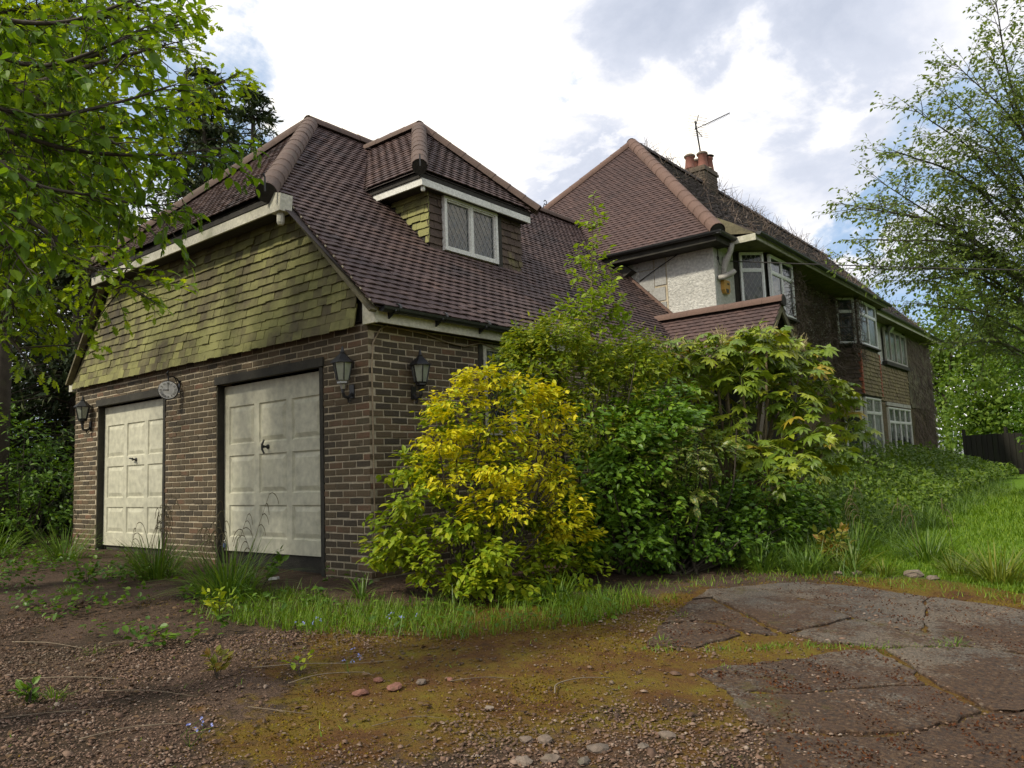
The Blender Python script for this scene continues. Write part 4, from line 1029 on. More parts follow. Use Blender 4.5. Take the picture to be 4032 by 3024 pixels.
t = thing('television_aerial', 'thin television aerial on a leaning mast beside the chimney pots', 'aerial', (-3.7, 16.9, 10.2))
m = MB(); m.tube([(-3.68, 16.95, 9.9), (-3.75, 16.67, 11.72)], .026, 6); m.build('mast', M['gutter'], t)
m = MB(); m.tube([(-3.78, 16.67, 11.45), (-3.3, 16.68, 11.52), (-2.62, 16.70, 11.62)], .014, 5); m.build('boom', M['gutter'], t)
for k in range(17):
    m = MB(); x = -3.45 + k * .05; z = 11.5 + (x + 3.3) * .147; m.tube([(x, 16.69 - .09, z - .012), (x, 16.69 + .09, z + .012)], .008, 4); m.build('element', M['gutter'], t)
m = MB(); m.tube([(-3.62, 16.67, 11.88), (-3.76, 16.67, 11.48)], .014, 5); m.tube([(-3.76, 16.67, 11.48), (-3.55, 16.67, 11.14)], .014, 5); m.build('reflector_frame', M['gutter'], t)
for k in range(4):
    for sg in (1, -1):
        f = .15 + k * .24; x = -3.76 + (.14 if sg > 0 else .21) * f; z = 11.48 + sg * .38 * f
        m = MB(); m.tube([(x - .16, 16.67 - .32, z), (x + .16, 16.67 + .32, z)], .007, 4); m.build('reflector_bar', M['gutter'], t)

m = MB(); a = np.array((.06, 9.16, 5.03)); b = np.array((5.9, 9.31, 3.95)); b = a + (b - a) * 4
m.tube([a + (b - a) * q - np.array((0, 0, .9 * 4 * q * (1 - q) * .35)) for q in np.linspace(0, 1, 24)], .011, 5)
m.build('overhead_wire', M['cabledark'], label='black telephone wire running from the pebbledash corner off to the right', cat='wire')
m = MB(); m.tube([(-1.64, 8.76, 4.86), (-1.2, 8.76, 5.06), (-.55, 8.76, 5.33)], .010, 5); m.build('wall_cable', M['cabledark'], label='dark cable sagging diagonally across the pebbledash end wall', cat='cable')
t = MB(); t.obox((-1.08, -.42, gzs(-1.08, -.42) + .018), (unit((1, .5, .1)), unit((-.5, 1, 0)), (0, 0, 1)), (.05, .025, .012)); t.build('litter', M['litter'], label='scrap of white litter on the dirt below the right garage door', cat='litter')

# ================================================================== leaves, twigs, plants
def tpl(V, F): return np.array(V, float), np.array(F, int)


OVAL = tpl([(0, 0, 0), (-.27, .3, .06), (0, .33, 0), (.27, .3, .06), (-.24, .62, .05), (0, .66, -.02), (.24, .62, .05), (0, 1, -.10)],
           [(0, 2, 1), (0, 3, 2), (1, 2, 5), (1, 5, 4), (2, 3, 6), (2, 6, 5), (4, 5, 7), (5, 6, 7)])
LANCE = tpl([(0, 0, 0), (-.15, .35, .04), (0, .4, 0), (.15, .35, .04), (0, 1, -.13)], [(0, 2, 1), (0, 3, 2), (1, 2, 4), (2, 3, 4)])
SMALL = tpl([(0, 0, 0), (-.30, .5, .06), (.30, .5, .06), (0, 1, -.08)], [(0, 2, 1), (1, 2, 3)])
HORN = tpl([(0, 0, 0), (-.22, .12, .05), (-.33, .35, .08), (-.30, .6, .06), (-.16, .83, .02), (0, 1, -.10), (.16, .83, .02), (.30, .6, .06), (.33, .35, .08), (.22, .12, .05), (0, .35, 0), (0, .7, -.03)],
           [(0, 10, 1), (1, 10, 2), (2, 10, 11), (2, 11, 3), (3, 11, 4), (4, 11, 5), (5, 11, 6), (6, 11, 7), (7, 11, 8), (8, 11, 10), (8, 10, 9), (9, 10, 0)])


def oak_leaf():
    R = [(0, 0), (-.08, .12), (-.24, .22), (-.12, .32), (-.33, .46), (-.15, .54), (-.34, .74), (-.14, .78), (-.13, .95), (0, 1)]
    L = [(x, y, .05 * abs(x) / .3 - .06 * y * y) for x, y in R]; Rr = [(-x, y, z) for x, y, z in L[1:-1]]
    V = L + Rr[::-1] + [(0, .3, -.02), (0, .7, -.05)]; n = len(L) + len(Rr); F = []
    for i in range(n):
        j = (i + 1) % n; c = n if (V[i][1] + V[j][1]) / 2 < .5 else n + 1
        F.append((i, c, j))
    F += [(4, n, n + 1), (n - 4, n + 1, n)]
    return tpl(V, F)


OAK = oak_leaf()


def palm_leaf(seed):
    """a fatsia leaf: eight deep lobes round the end of the stalk"""
    r = np.random.default_rng(seed); V, F = [(0, 0, 0)], []
    n = 8
    for k in range(n):
        a = math.radians(-128 + 256 * k / (n - 1)) + r.normal(0, .04); L = (.62 + .38 * math.cos(a * .55)) * r.uniform(.9, 1.08); dr = r.uniform(.02, .36)
        d = np.array((math.sin(a), math.cos(a))); p = np.array((d[1], -d[0])); i = len(V)
        for f, w, z in ((.30, .12, .03), (.62, .175, .0)):
            V += [(*(d * L * f - p * w), z - dr * f * f), (*(d * L * f), z - .03 - dr * f * f), (*(d * L * f + p * w), z - dr * f * f)]
        V.append((*(d * L + p * r.normal(0, .05)), -dr * 1.25 + r.normal(0, .03)))
        F += [(0, i + 1, i), (0, i + 2, i + 1), (i, i + 1, i + 4), (i, i + 4, i + 3), (i + 1, i + 2, i + 5), (i + 1, i + 5, i + 4), (i + 3, i + 4, i + 6), (i + 4, i + 5, i + 6)]
    return tpl(V, F)


PALM = [palm_leaf(i) for i in range(9)]


def blade(curve, seed=0):
    V, F = [], []; n = 4
    for i in range(n):
        t = i / n; V += [(-.5 * (1 - .55 * t), t * (1 - curve * t * .35), -curve * t * t), (.5 * (1 - .55 * t), t * (1 - curve * t * .35), -curve * t * t)]
    V.append((0, 1 - curve * .35, -curve))
    for i in range(n - 1): F += [(2 * i, 2 * i + 1, 2 * i + 3), (2 * i, 2 * i + 3, 2 * i + 2)]
    F.append((2 * n - 2, 2 * n - 1, 2 * n)); return tpl(V, F)


BLADES = [blade(c) for c in (.15, .35, .6, .85)]
BLADES2 = [tpl([(-.5, 0, 0), (.5, 0, 0), (-.3, .55, -.05), (.3, .55, -.05), (0, 1, -.2)], [(0, 1, 3), (0, 3, 2), (2, 3, 4)]), tpl([(-.5, 0, 0), (.5, 0, 0), (-.3, .5, -.12), (.3, .5, -.12), (0, .9, -.45)], [(0, 1, 3), (0, 3, 2), (2, 3, 4)])]


def frames(t, nrm, size, wid=1.0):
    t = np.asarray(t, float); t = t / (np.linalg.norm(t, axis=1, keepdims=True) + 1e-9)
    x = np.cross(t, nrm); x /= (np.linalg.norm(x, axis=1, keepdims=True) + 1e-9); n = np.cross(x, t)
    size = np.broadcast_to(np.asarray(size, float), (len(t),))
    return np.stack([x * (size * wid)[:, None], t * size[:, None], n * size[:, None]], 2)


def resample(P, step):
    P = np.asarray(P, float); d = np.r_[0, np.cumsum(np.linalg.norm(np.diff(P, axis=0), axis=1))]
    s = np.arange(0, d[-1], step) if d[-1] > step else np.array([0.])
    Q = np.stack([np.interp(s, d, P[:, k]) for k in range(3)], 1)
    Q2 = np.stack([np.interp(np.minimum(s + .05, d[-1] + .0), d, P[:, k]) for k in range(3)], 1)
    Q1 = np.stack([np.interp(s - .05, d, P[:, k]) for k in range(3)], 1)
    D = Q2 - Q1; D /= (np.linalg.norm(D, axis=1, keepdims=True) + 1e-9); return Q, D, s / d[-1]


def curve3(P, n=10):
    """a smooth line through the points"""
    P = np.asarray(P, float); Q = np.vstack([2 * P[0] - P[1], P, 2 * P[-1] - P[-2]]); out = []
    for i in range(1, len(Q) - 2):
        for t in np.linspace(0, 1, n, endpoint=False):
            a, b, c, d = Q[i - 1], Q[i], Q[i + 1], Q[i + 2]
            out.append(.5 * (2 * b + (c - a) * t + (2 * a - 5 * b + 4 * c - d) * t * t + (3 * b - a - 3 * c + d) * t ** 3))
    out.append(P[-1]); return np.array(out)


def shoots(limbs, step, length, r, fwd=.6, spread=.9, up=0., flat=.5, start=.1, droop=.15, taper=.5):
    out = []
    for P in limbs:
        Q, D, s = resample(P, step)
        for q, d, f in zip(Q, D, s):
            if f < start: continue
            v = r.normal(0, 1, 3); v[2] *= flat; v = unit(v)
            g = unit(d * fwd + v * spread + np.array((0, 0, up))); L = length * r.uniform(.5, 1.15) * (1 - taper * f)
            k = np.linspace(0, 1, 4)[:, None]; w = r.normal(0, .06, 3) * L
            out.append(q + g * L * k + np.array((0, 0, -droop * L)) * k ** 2 + w * k ** 2 * 1.0)
        d = D[-1]; out.append(np.array([P[-1], P[-1] + d * length * .35]))
    return out


def leaves_on(polys, spacing, size, r, side=.9, fwd=.6, sag=.25, jit=.35, start=.12, tip=True, svar=.3):
    T, t, n = [], [], []
    for P in polys:
        Q, D, s = resample(P, spacing); k = r.integers(0, 2)
        for i, (q, d, f) in enumerate(zip(Q, D, s)):
            if f < start: continue
            sd = unit(np.cross(d, (0, 0, 1.)) + 1e-6) * (1 if (i + k) % 2 else -1)
            T.append(q); t.append(d * fwd + sd * side + np.array((0, 0, -sag)) + r.normal(0, jit, 3)); n.append(np.array((0, 0, 1.)) + r.normal(0, jit, 3))
        if tip: T.append(P[-1]); t.append(D[-1] + np.array((0, 0, -sag)) + r.normal(0, jit * .6, 3)); n.append(np.array((0, 0, 1.)) + r.normal(0, jit, 3))
    T = np.array(T); A = frames(np.array(t), np.array(n), size * r.uniform(1 - svar, 1 + svar, len(T))); return A, T


def tubes(name, groups, mat, parent, smooth=True):
    m = MB()
    for polys, r0, r1, n in groups:
        for P in polys: m.tube(P, list(np.linspace(r0, r1, len(P))), n, False)
    return m.build(name, mat, parent, smooth)


def foliage(name, tpls, A, T, mat, parent):
    V, F = scatter(tpls, A, T, rng.integers(0, len(tpls), len(T)))
    return link(name, mesh_tri(name, V, F, mat), parent, kind='stuff')


def blob_points(blobs, per, r, shell=.55, clump=.0, nclump=0):
    """points spread through ellipsoids, gathered in clumps"""
    P, N = [], []
    for cx, cy, cz, rx, ry, rz in blobs:
        c = np.array((cx, cy, cz)); rad = np.array((rx, ry, rz))
        k = int(per * (rx * ry * rz) ** (2 / 3) / .3) if per > 0 else int(-per)
        d = r.normal(0, 1, (nclump or k, 3)); d /= np.linalg.norm(d, axis=1, keepdims=True); q = shell + (1 - shell) * r.uniform(0, 1, len(d)) ** .7
        if nclump:
            cc = d * q[:, None]; i = r.integers(0, nclump, k); p = cc[i] + r.normal(0, clump, (k, 3)); dd = d[i]
        else: p = d * q[:, None]; dd = d
        P.append(c + p * rad); N.append(dd)
    return np.concatenate(P), np.concatenate(N)


def bush(name, label, cat, base, blobs, per, size, tpls, mat, r, wid=1.0, limit=0, nclump=26, clump=.17, stemmat='bark', up=.5, nst=7, group=None, zmin=0.0, leafname='leaf', stem_r=.018, lean=.7, tilt=.5):
    t = thing(name, label, cat, base, group)
    P, N = blob_points(blobs, per, r, .45, clump, nclump)
    ok = P[:, 2] > gz(P[:, 0], P[:, 1]) + zmin; P, N = P[ok], N[ok]
    tt = N * lean + r.normal(0, .55, P.shape); tt[:, 2] = tt[:, 2] * .4 - .16
    nn = N * tilt + r.normal(0, .45, P.shape) + np.array((0, 0, up + .3))
    A = frames(tt, nn, size * r.uniform(.65, 1.25, len(P)), wid)
    if limit: pieces(leafname, 'foliage', tpls, A, P, mat, t, limit)
    else: foliage('foliage', tpls, A, P, mat, t)
    m = MB(); b = np.array(base, float)
    for cx, cy, cz, rx, ry, rz in blobs:
        for k in range(nst):
            e = np.array((cx, cy, cz)) + r.normal(0, .42, 3) * (rx, ry, rz); s = b + np.array((r.normal(0, .07), r.normal(0, .07), -.03)); mid = (s * .5 + e * .5) + np.array((0, 0, -.05)) + r.normal(0, .07, 3)
            m.tube(curve3([s, mid, e], 4), [stem_r, stem_r * .9, stem_r * .8, stem_r * .75, stem_r * .65, stem_r * .55, stem_r * .5, stem_r * .4, stem_r * .3], 5, False)
    m.build('stems', M[stemmat], t, True); return t

# ================================================================== trees
def tree_at(name, label, cat, base, trunk, r0, r1, mat='bark', group=None):
    t = thing(name, label, cat, base, group)
    m = MB(); P = curve3(trunk, 6); m.tube(P, list(np.linspace(r0, r1, len(P))), 10); m.build('trunk', M[mat], t, True); return t


r = np.random.default_rng(21)
# oak whose lit sprays hang in front of the gable
ob = (-4.2, -4.8, gzs(-4.2, -4.8))
oak = tree_at('oak_tree', 'oak with bright lobed leaves hanging over the left part of the gable', 'tree', ob, [ob, (-4.2, -4.75, 2.0), (-4.1, -4.6, 4.5), (-4.0, -4.5, 8.0)], .26, .10)
oL = [[(-4.1, -4.6, 4.4), (-2.9, -3.5, 4.75), (-2.3, -2.94, 4.91), (-1.54, -2.36, 5.1), (-.89, -1.87, 5.33), (-.45, -1.54, 5.54)],
      [(-4.1, -4.6, 3.7), (-3.0, -3.8, 4.05), (-2.08, -3.06, 4.2), (-1.4, -2.52, 4.3), (-.68, -1.96, 4.43), (-.16, -1.57, 4.67), (-.02, -1.46, 4.74)],
      [(-4.15, -4.65, 2.9), (-2.2, -3.8, 3.5), (-1.25, -3.2, 3.55), (-.73, -2.75, 3.29), (-.43, -2.46, 2.96), (-.10, -2.15, 2.70)],
      [(-4.2, -4.7, 2.3), (-2.2, -3.8, 2.8), (-1.33, -3.16, 2.78), (-1.05, -2.9, 2.53), (-.87, -2.71, 2.21)],
      [(-4.15, -4.65, 3.3), (-2.6, -3.6, 4.2), (-1.77, -3.07, 4.24), (-1.29, -2.63, 3.88), (-.85, -2.25, 3.65), (-.52, -1.95, 3.42)],
      [(-4.1, -4.6, 4.9), (-2.6, -3.2, 5.6), (-1.6, -2.5, 5.7), (-.9, -2.0, 5.8)],
      [(-4.1, -4.6, 4.6), (-2.6, -3.5, 4.6), (-1.6, -2.9, 4.75), (-1.0, -2.5, 4.5), (-.5, -2.1, 4.1)],
      [(-4.2, -4.7, 2.6), (-2.4, -3.9, 3.1), (-1.6, -3.4, 3.2), (-1.2, -3.1, 3.0), (-.9, -2.8, 2.75)],
      [(-4.1, -4.6, 4.2), (-2.4, -3.3, 4.5), (-1.5, -2.7, 4.75), (-.7, -2.1, 5.0), (-.3, -1.8, 5.1)],
      [(-4.1, -4.6, 3.9), (-2.5, -3.6, 3.8), (-1.5, -3.0, 3.95), (-.9, -2.55, 3.85), (-.55, -2.25, 3.55)],
      [(-4.1, -4.6, 4.8), (-2.4, -3.1, 5.2), (-1.3, -2.3, 5.45), (-.7, -1.85, 5.65)],
      [(-4.15, -4.65, 3.1), (-2.4, -3.8, 3.75), (-1.4, -3.2, 3.45), (-1.0, -2.95, 3.15)],
      [(-4.2, -4.7, 2.1), (-2.6, -4.0, 2.5), (-1.7, -3.45, 2.35), (-1.25, -3.1, 2.05)],
      [(-4.2, -4.7, 2.4), (-2.8, -3.7, 3.2), (-2.0, -3.1, 3.2), (-1.4, -2.7, 3.0), (-1.1, -2.45, 2.7)],
      [(-4.1, -4.6, 4.0), (-2.8, -3.3, 4.6), (-2.0, -2.8, 4.6), (-1.3, -2.3, 4.4), (-.9, -1.95, 4.1)],
      [(-4.1, -4.6, 4.6), (-2.9, -3.4, 5.3), (-2.0, -2.7, 5.3), (-1.2, -2.1, 5.6)]]
oL = [curve3(np.array(p) + np.array((-.19, -.155, 0)) * np.linspace(0, 1, len(p))[:, None] ** .5, 6) for p in oL]
o2 = shoots(oL, .055, .66, r, .55, .8, .05, .6, .33, .15, .35)
o3 = shoots(o2, .07, .26, r, .7, .8, .0, .7, .2, .2, .3)
A, T = leaves_on(o3, .038, .080, r, .75, .7, .3, .45, .3, True)
keep = r.uniform(0, 1, len(T)) < .88
pieces('leaf', 'foliage', [OAK], A[keep], T[keep], M['lf_oak'], oak, 300)
tubes('branches', [(oL, .042, .010, 6), (o2, .008, .004, 4), (o3, .0035, .002, 3)], M['bark'], oak)
P, N = blob_points([(-3.6, -4.4, 7.4, 2.2, 2.0, 1.8), (-4.8, -3.6, 6.6, 1.8, 1.6, 1.4), (-5.2, -5.6, 6.0, 2.0, 2.0, 1.6), (-2.8, -5.8, 6.6, 1.8, 1.8, 1.5)], -600, r, .3, .16, 40)
foliage('upper_crown', [OAK], frames(N + r.normal(0, .6, P.shape), N * .4 + (0, 0, .8) + r.normal(0, .4, P.shape), .13), P, M['lf_oak'], oak)

# hornbeam close to the camera
hb = (.3, -6.2, gzs(.3, -6.2))
horn = tree_at('hornbeam_tree', 'hornbeam branches with broad serrated leaves and hanging catkins close to the camera at top left', 'tree', hb, [hb, (.3, -6.1, 1.6), (.35, -6.0, 3.4), (.4, -5.9, 6.0)], .20, .09)
hL = [[(.35, -6.0, 3.2), (.9, -4.9, 3.55), (1.38, -4.05, 3.51), (1.67, -3.67, 3.39), (1.88, -3.39, 3.51), (1.98, -3.15, 3.70)],
      [(.35, -6.0, 2.8), (.9, -4.9, 3.2), (1.35, -4.03, 3.21), (1.66, -3.64, 3.11), (1.83, -3.26, 3.26), (1.97, -2.98, 3.41)],
      [(.35, -6.0, 2.4), (1.0, -5.0, 2.85), (1.56, -4.08, 2.89), (1.8, -3.72, 2.67), (1.84, -3.43, 2.66), (1.92, -3.0, 2.66)],
      [(.35, -5.95, 3.5), (.9, -4.9, 3.8), (1.39, -4.06, 3.68), (1.67, -3.58, 3.68), (1.86, -3.2, 3.91), (1.95, -2.9, 4.16)],
      [(.33, -6.05, 2.1), (1.1, -4.9, 2.6), (1.53, -4.06, 2.58), (1.74, -3.87, 2.45), (1.76, -3.71, 2.29)],
      [(.35, -6.0, 3.0), (1.0, -4.7, 3.1), (1.45, -3.95, 3.06), (1.70, -3.5, 2.95), (1.86, -3.1, 2.98), (1.97, -2.75, 3.08)]]
hL = [curve3(np.array(p) + np.array((-.12, -.10, .04)) * np.linspace(0, 1, len(p))[:, None], 6) for p in hL]
h1 = shoots(hL, .055, .46, r, .75, .7, .0, .45, .32, .2, .35)
h2 = h1 + shoots(h1, .11, .20, r, .7, .8, .0, .5, .2, .3, .3)
A, T = leaves_on(h2, .048, .070, r, .8, .55, .42, .32, .25, True)
keep = r.uniform(0, 1, len(T)) < .75
pieces('leaf', 'foliage', [HORN], A[keep], T[keep], M['lf_horn'], horn, 300)
tubes('branches', [(hL, .022, .0055, 6), (h2, .0035, .0016, 4)], M['bark'], horn)
# hanging catkins: clusters of narrow bracts
cT, ct = [], []
for P in h2:
    if r.uniform() < .30:
        q = P[r.integers(1, len(P))]; L = r.uniform(.06, .11)
        for k in range(22):
            a = r.uniform(0, 6.28); f = r.uniform(0, 1); cT.append(q - np.array((0, 0, .012 + f * L))); ct.append((math.cos(a) * .55, math.sin(a) * .55, -1))
cT, ct = np.array(cT), np.array(ct)
foliage('catkins', [LANCE], frames(ct, r.normal(0, 1, ct.shape), .036, .9), cT, M['lf_horn'], horn)


def conifer(base, h, rad, label, seed, n=2600, low=.06):
    n = int(n * 1.7)
    q = np.random.default_rng(seed); b = np.array((base[0], base[1], gzs(*base)))
    t = tree_at('conifer_tree', label, 'tree', tuple(b), [b, b + (q.normal(0, .1), q.normal(0, .1), h * .5), b + (0, 0, h)], .05 + h * .016, .03, group='dark conifers behind the garage')
    br, T, tt, nn = [], [], [], []
    for k in range(int(n / 26)):
        f = low + (1 - low) * q.uniform(0, 1) ** 1.15; a = q.uniform(0, 2 * PI); L = rad * (1 - f) ** .75 * q.uniform(.65, 1.12) + .25
        s = b + (0, 0, h * f); d = np.array((math.cos(a), math.sin(a), q.uniform(-.18, .22)))
        ln = np.array([s, s + d * L * .5 + (0, 0, .03 * L), s + d * L + (0, 0, -.14 * L)]); br.append(ln)
        for j in range(44):
            g = q.uniform(.18, 1.02); c = s + d * L * g + (0, 0, -.14 * L * g * g) + q.normal(0, (.07 + .09 * L) * (1.15 - g * .6), 3) * (1, 1, .55)
            T.append(c); v = d * .8 + q.normal(0, .65, 3); v[2] -= .25; tt.append(v); nn.append(q.normal(0, .6, 3) + (0, 0, .9))
    tubes('branches', [(br, .03, .008, 4)], M['bark'], t)
    foliage('foliage', [LANCE, OVAL], frames(np.array(tt), np.array(nn), q.uniform(.10, .27, len(T)), .62), np.array(T), M['lf_conif'], t)


conifer((-11.6, 4.6), 11.5, 2.9, 'dark conifer showing above the left end of the garage roof', 1, 6500)
conifer((-15.0, 8.2), 13.6, 3.2, 'tall thin topped conifer against the sky left of the garage ridge', 2, 5200)
conifer((-10.9, 1.6), 7.4, 2.3, 'low dark yew like conifer just behind the garage side wall', 3, 5600, .02)
conifer((-14.2, 1.2), 10.0, 2.8, 'dark conifer deepest in the shade at the left edge', 4, 5200, .03)
conifer((-11.9, -1.2), 5.8, 2.2, 'small dark conifer nearest the left edge behind the tall grass', 5, 4600, .02)
conifer((-18.5, 4.5), 12.5, 3.2, 'farthest conifer filling the gap between the others', 6, 4800, .03)

# wide tree on the right
r = np.random.default_rng(5)
bb = (5.3, 16.6, gzs(5.3, 16.6))
beech = tree_at('beech_tree', 'wide spreading tree in thin new leaf reaching in from the right edge', 'tree', bb, [bb, (5.2, 16.4, 2.0), (5.0, 16.0, 4.2), (4.95, 15.8, 7.0), (5.1, 15.6, 9.6)], .34, .03)
tg = [(2.25, 10.3, 5.9), (2.25, 10.6, 4.7), (3.0, 10.9, 6.95), (3.95, 12.4, 9.0), (4.7, 13.0, 10.4), (3.6, 12.4, 5.9), (3.1, 11.8, 4.0), (2.95, 12.2, 5.4), (4.4, 12.8, 7.2), (3.3, 11.5, 7.9), (5.6, 13.6, 8.4), (5.2, 13.0, 5.8), (3.4, 12.6, 3.2), (6.4, 14.2, 6.8), (2.7, 11.0, 6.4), (4.5, 13.4, 4.6), (5.8, 13.6, 10.6), (4.0, 13.8, 3.4), (2.9, 12.2, 4.6), (3.6, 12.8, 6.8), (3.8, 12.0, 8.2), (4.6, 12.6, 8.9), (2.6, 10.6, 5.2), (4.9, 13.6, 6.4)]
bL = []
for i, e in enumerate(tg):
    s = np.array((5.0, 16.0, max(2.6, min(8.5, e[2] * .62 + .7)))); e = np.array(e); m_ = s * .5 + e * .5 + np.array((0, 0, .10 * np.linalg.norm(e - s))) + r.normal(0, .2, 3); bL.append(curve3([s, m_, e], 8))
b2 = shoots(bL, .14, 1.5, r, .8, .75, .12, .45, .15, .05, .45)
b3 = shoots(b2, .115, .48, r, .75, .75, .05, .45, .1, .12, .3)
A, T = leaves_on(b3, .056, .085, r, .75, .7, .45, .4, .15, True)
keep = r.uniform(0, 1, len(T)) < .85
foliage('foliage', [OVAL], A[keep], T[keep], M['lf_right'], beech)
tubes('branches', [(bL, .042, .008, 6), (b2, .009, .003, 4), (b3, .003, .0015, 3)], M['barkgrey'], beech)


def far_tree(c, rad, n, label, seed, mat='lf_far', leaf=.26, trunkh=None, cat='tree', name='tree', nclump=60, group='trees beyond the fence'):
    q = np.random.default_rng(seed); c = np.array(c, float); z0 = gzs(c[0], c[1]); b = (c[0], c[1], z0)
    t = tree_at(name, label, cat, b, [b, (c[0] + .2, c[1], (z0 + c[2]) / 2), (c[0], c[1], c[2] + rad[2] * .5)], .10 + rad[0] * .045, .06, group=group)
    blobs = [(*(c + q.normal(0, .42, 3) * rad), *(np.array(rad) * q.uniform(.42, .72))) for _ in range(7)]
    P, N = blob_points(blobs, -int(n / 7), q, .35, .15, nclump); ok = P[:, 2] > gz(P[:, 0], P[:, 1]) + .1; P, N = P[ok], N[ok]
    foliage('crown', [OVAL, HORN], frames(N * .5 + q.normal(0, .7, P.shape), N * .6 + (0, 0, .7) + q.normal(0, .5, P.shape), leaf * q.uniform(.6, 1.2, len(P))), P, M[mat], t)
    m = MB()
    for bl in blobs: m.tube(curve3([(c[0], c[1], (z0 + c[2]) / 2), (np.array(bl[:3]) + c) / 2, bl[:3]], 3), .05, 5, False)
    m.build('limbs', M['bark'], t, True)


far_tree((-3.2, 48.6, 5.2), (3.6, 3.6, 4.6), 6500, 'bright green tree filling the gap beside the far corner of the house', 31)
far_tree((-.8, 52.0, 8.4), (5.0, 4.5, 6.2), 7500, 'tallest pale green tree far beyond the fence', 32, leaf=.30)
far_tree((2.6, 46.5, 5.4), (4.2, 4.0, 4.8), 6500, 'rounded green tree far behind the dark fence', 33)
far_tree((-.4, 43.0, 2.4), (3.0, 2.6, 2.2), 4800, 'low bright tree just left of the fence end', 34)
far_tree((7.5, 44.0, 6.0), (5, 4.5, 5.5), 5000, 'broad green tree at the right edge beyond the fence', 35)
far_tree((-9.0, 58.0, 6.5), (6, 5, 6), 4500, 'distant tree mostly hidden by the house', 36)
far_tree((3.6, 26.5, 3.2), (1.6, 1.6, 2.2), 4200, 'dark ivy clad tree leaning over the fence', 37, 'lf_bush', .13)
far_tree((5.9, 27.5, 3.6), (2.2, 1.8, 2.6), 4200, 'dense green tree at the right hand end of the fence', 38, 'lf_bush', .15)
far_tree((14., 40.0, 7.0), (6, 5, 6), 3000, 'tree outside the right edge of the garden', 39)

far_tree((-8.6, -.7, 8.0), (2.5, 2.2, 2.9), 7500, 'leafy green tree at the top left corner behind the oak sprays', 41, 'lf_oak', .13, group=None)

# fence
fa, fb = np.array((.40, 31.55)), np.array((7.6, 27.4)); fd = unit(fb - fa); fn = np.array((-fd[1], fd[0])); FLn = np.linalg.norm(fb - fa)
fz = gzs(*fa)
t = thing('fence', 'dark weathered board fence at the far end of the lawn', 'fence', (fa[0], fa[1], fz))
bx_ = MB(); bx_.box(0, .11, -.012, .012, 0, 1.62); bm = bx_.mesh('board', M['fence'])
for k in range(int(FLn / .118)):
    p = fa + fd * (k * .118); Mx = Matrix.Translation((p[0] + fn[0] * .01 * (k % 2), p[1] + fn[1] * .01 * (k % 2), gzs(*p) - .02 + r.uniform(-.015, .015))) @ Matrix.Rotation(math.atan2(fd[1], fd[0]), 4, 'Z')
    link('board', bm, t, Mx)
bx_ = MB(); bx_.box(-.05, .05, .02, .12, -.3, 1.85); pm_ = bx_.mesh('post', M['fence'])
for k in np.arange(0, FLn, 1.85):
    p = fa + fd * k; link('post', pm_, t, Matrix.Translation((p[0], p[1], gzs(*p))) @ Matrix.Rotation(math.atan2(fd[1], fd[0]), 4, 'Z'))
for h in (.3, 1.35):
    bx_ = MB(); bx_.beam((*(fa + fn * .05), gzs(*fa) + h), (*(fb + fn * .05), gzs(*fb) + h), .04, .08); bx_.build('rail', M['fence'], t)

# ================================================================== shrubs
r = np.random.default_rng(8)
yb = (1.3, .12, gzs(1.3, .12))
GOLD = [(1.42, 0.22, 1.95), (1.25, -0.02, 1.71), (1.52, 0.57, 1.81), (1.73, 0.89, 1.62), (1.17, -0.17, 1.37), (1.54, 0.12, 1.44), (1.65, 0.75, 1.31), (1.24, -0.2, 1.08), (1.7, 0.04, 1.1), (1.72, 0.85, 0.99), (1.7, 0.02, 0.77), (1.77, 0.68, 0.6), (1.79, 0.98, 0.45)]
LIME = [(0.8, -0.17, 1.13), (1.02, -0.34, 0.84), (0.83, -0.33, 0.58), (1.37, -0.16, 0.62), (0.67, -0.31, 0.39), (1.14, -0.3, 0.3), (1.66, -0.08, 0.34), (1.76, 0.6, 0.23), (1.8, 0.91, 0.11), (1.45, -0.16, 0.14), (1.73, 0.21, 0.07), (1.15, 0.49, 1.15), (1.4, 0.65, 0.6), (0.88, 0.34, 1.62)]
ys = bush('golden_shrub', 'golden yellow shrub against the corner of the garage', 'shrub', yb, [(*p, .26 + .06 * (k % 3), .27, .12 + .03 * (k % 4)) for k, p in enumerate(GOLD)], -450, .070, [OVAL, OVAL, LANCE], M['lf_yel'], r, .92, 300, 15, .2, up=1.3, lean=.7, tilt=.15, nst=2, stem_r=.012)
P, N = blob_points([(*p, .25 + .06 * (k % 3), .27, .13 + .03 * (k % 3)) for k, p in enumerate(LIME)] + [(1.42, .38, 1.05, .45, .4, .75), (1.2, .2, .7, .4, .4, .5)], -430, r, .4, .2, 15); ok = P[:, 2] > gz(P[:, 0], P[:, 1]) + .03; P, N = P[ok], N[ok]
foliage('lower_foliage', [OVAL], frames((N * .7 + r.normal(0, .6, P.shape)) * (1, 1, .4) + (0, 0, -.18), N * .15 + r.normal(0, .38, P.shape) + (0, 0, 1.2), .080 * r.uniform(.55, 1.3, len(P)), .95), P, M['lf_lime'], ys)

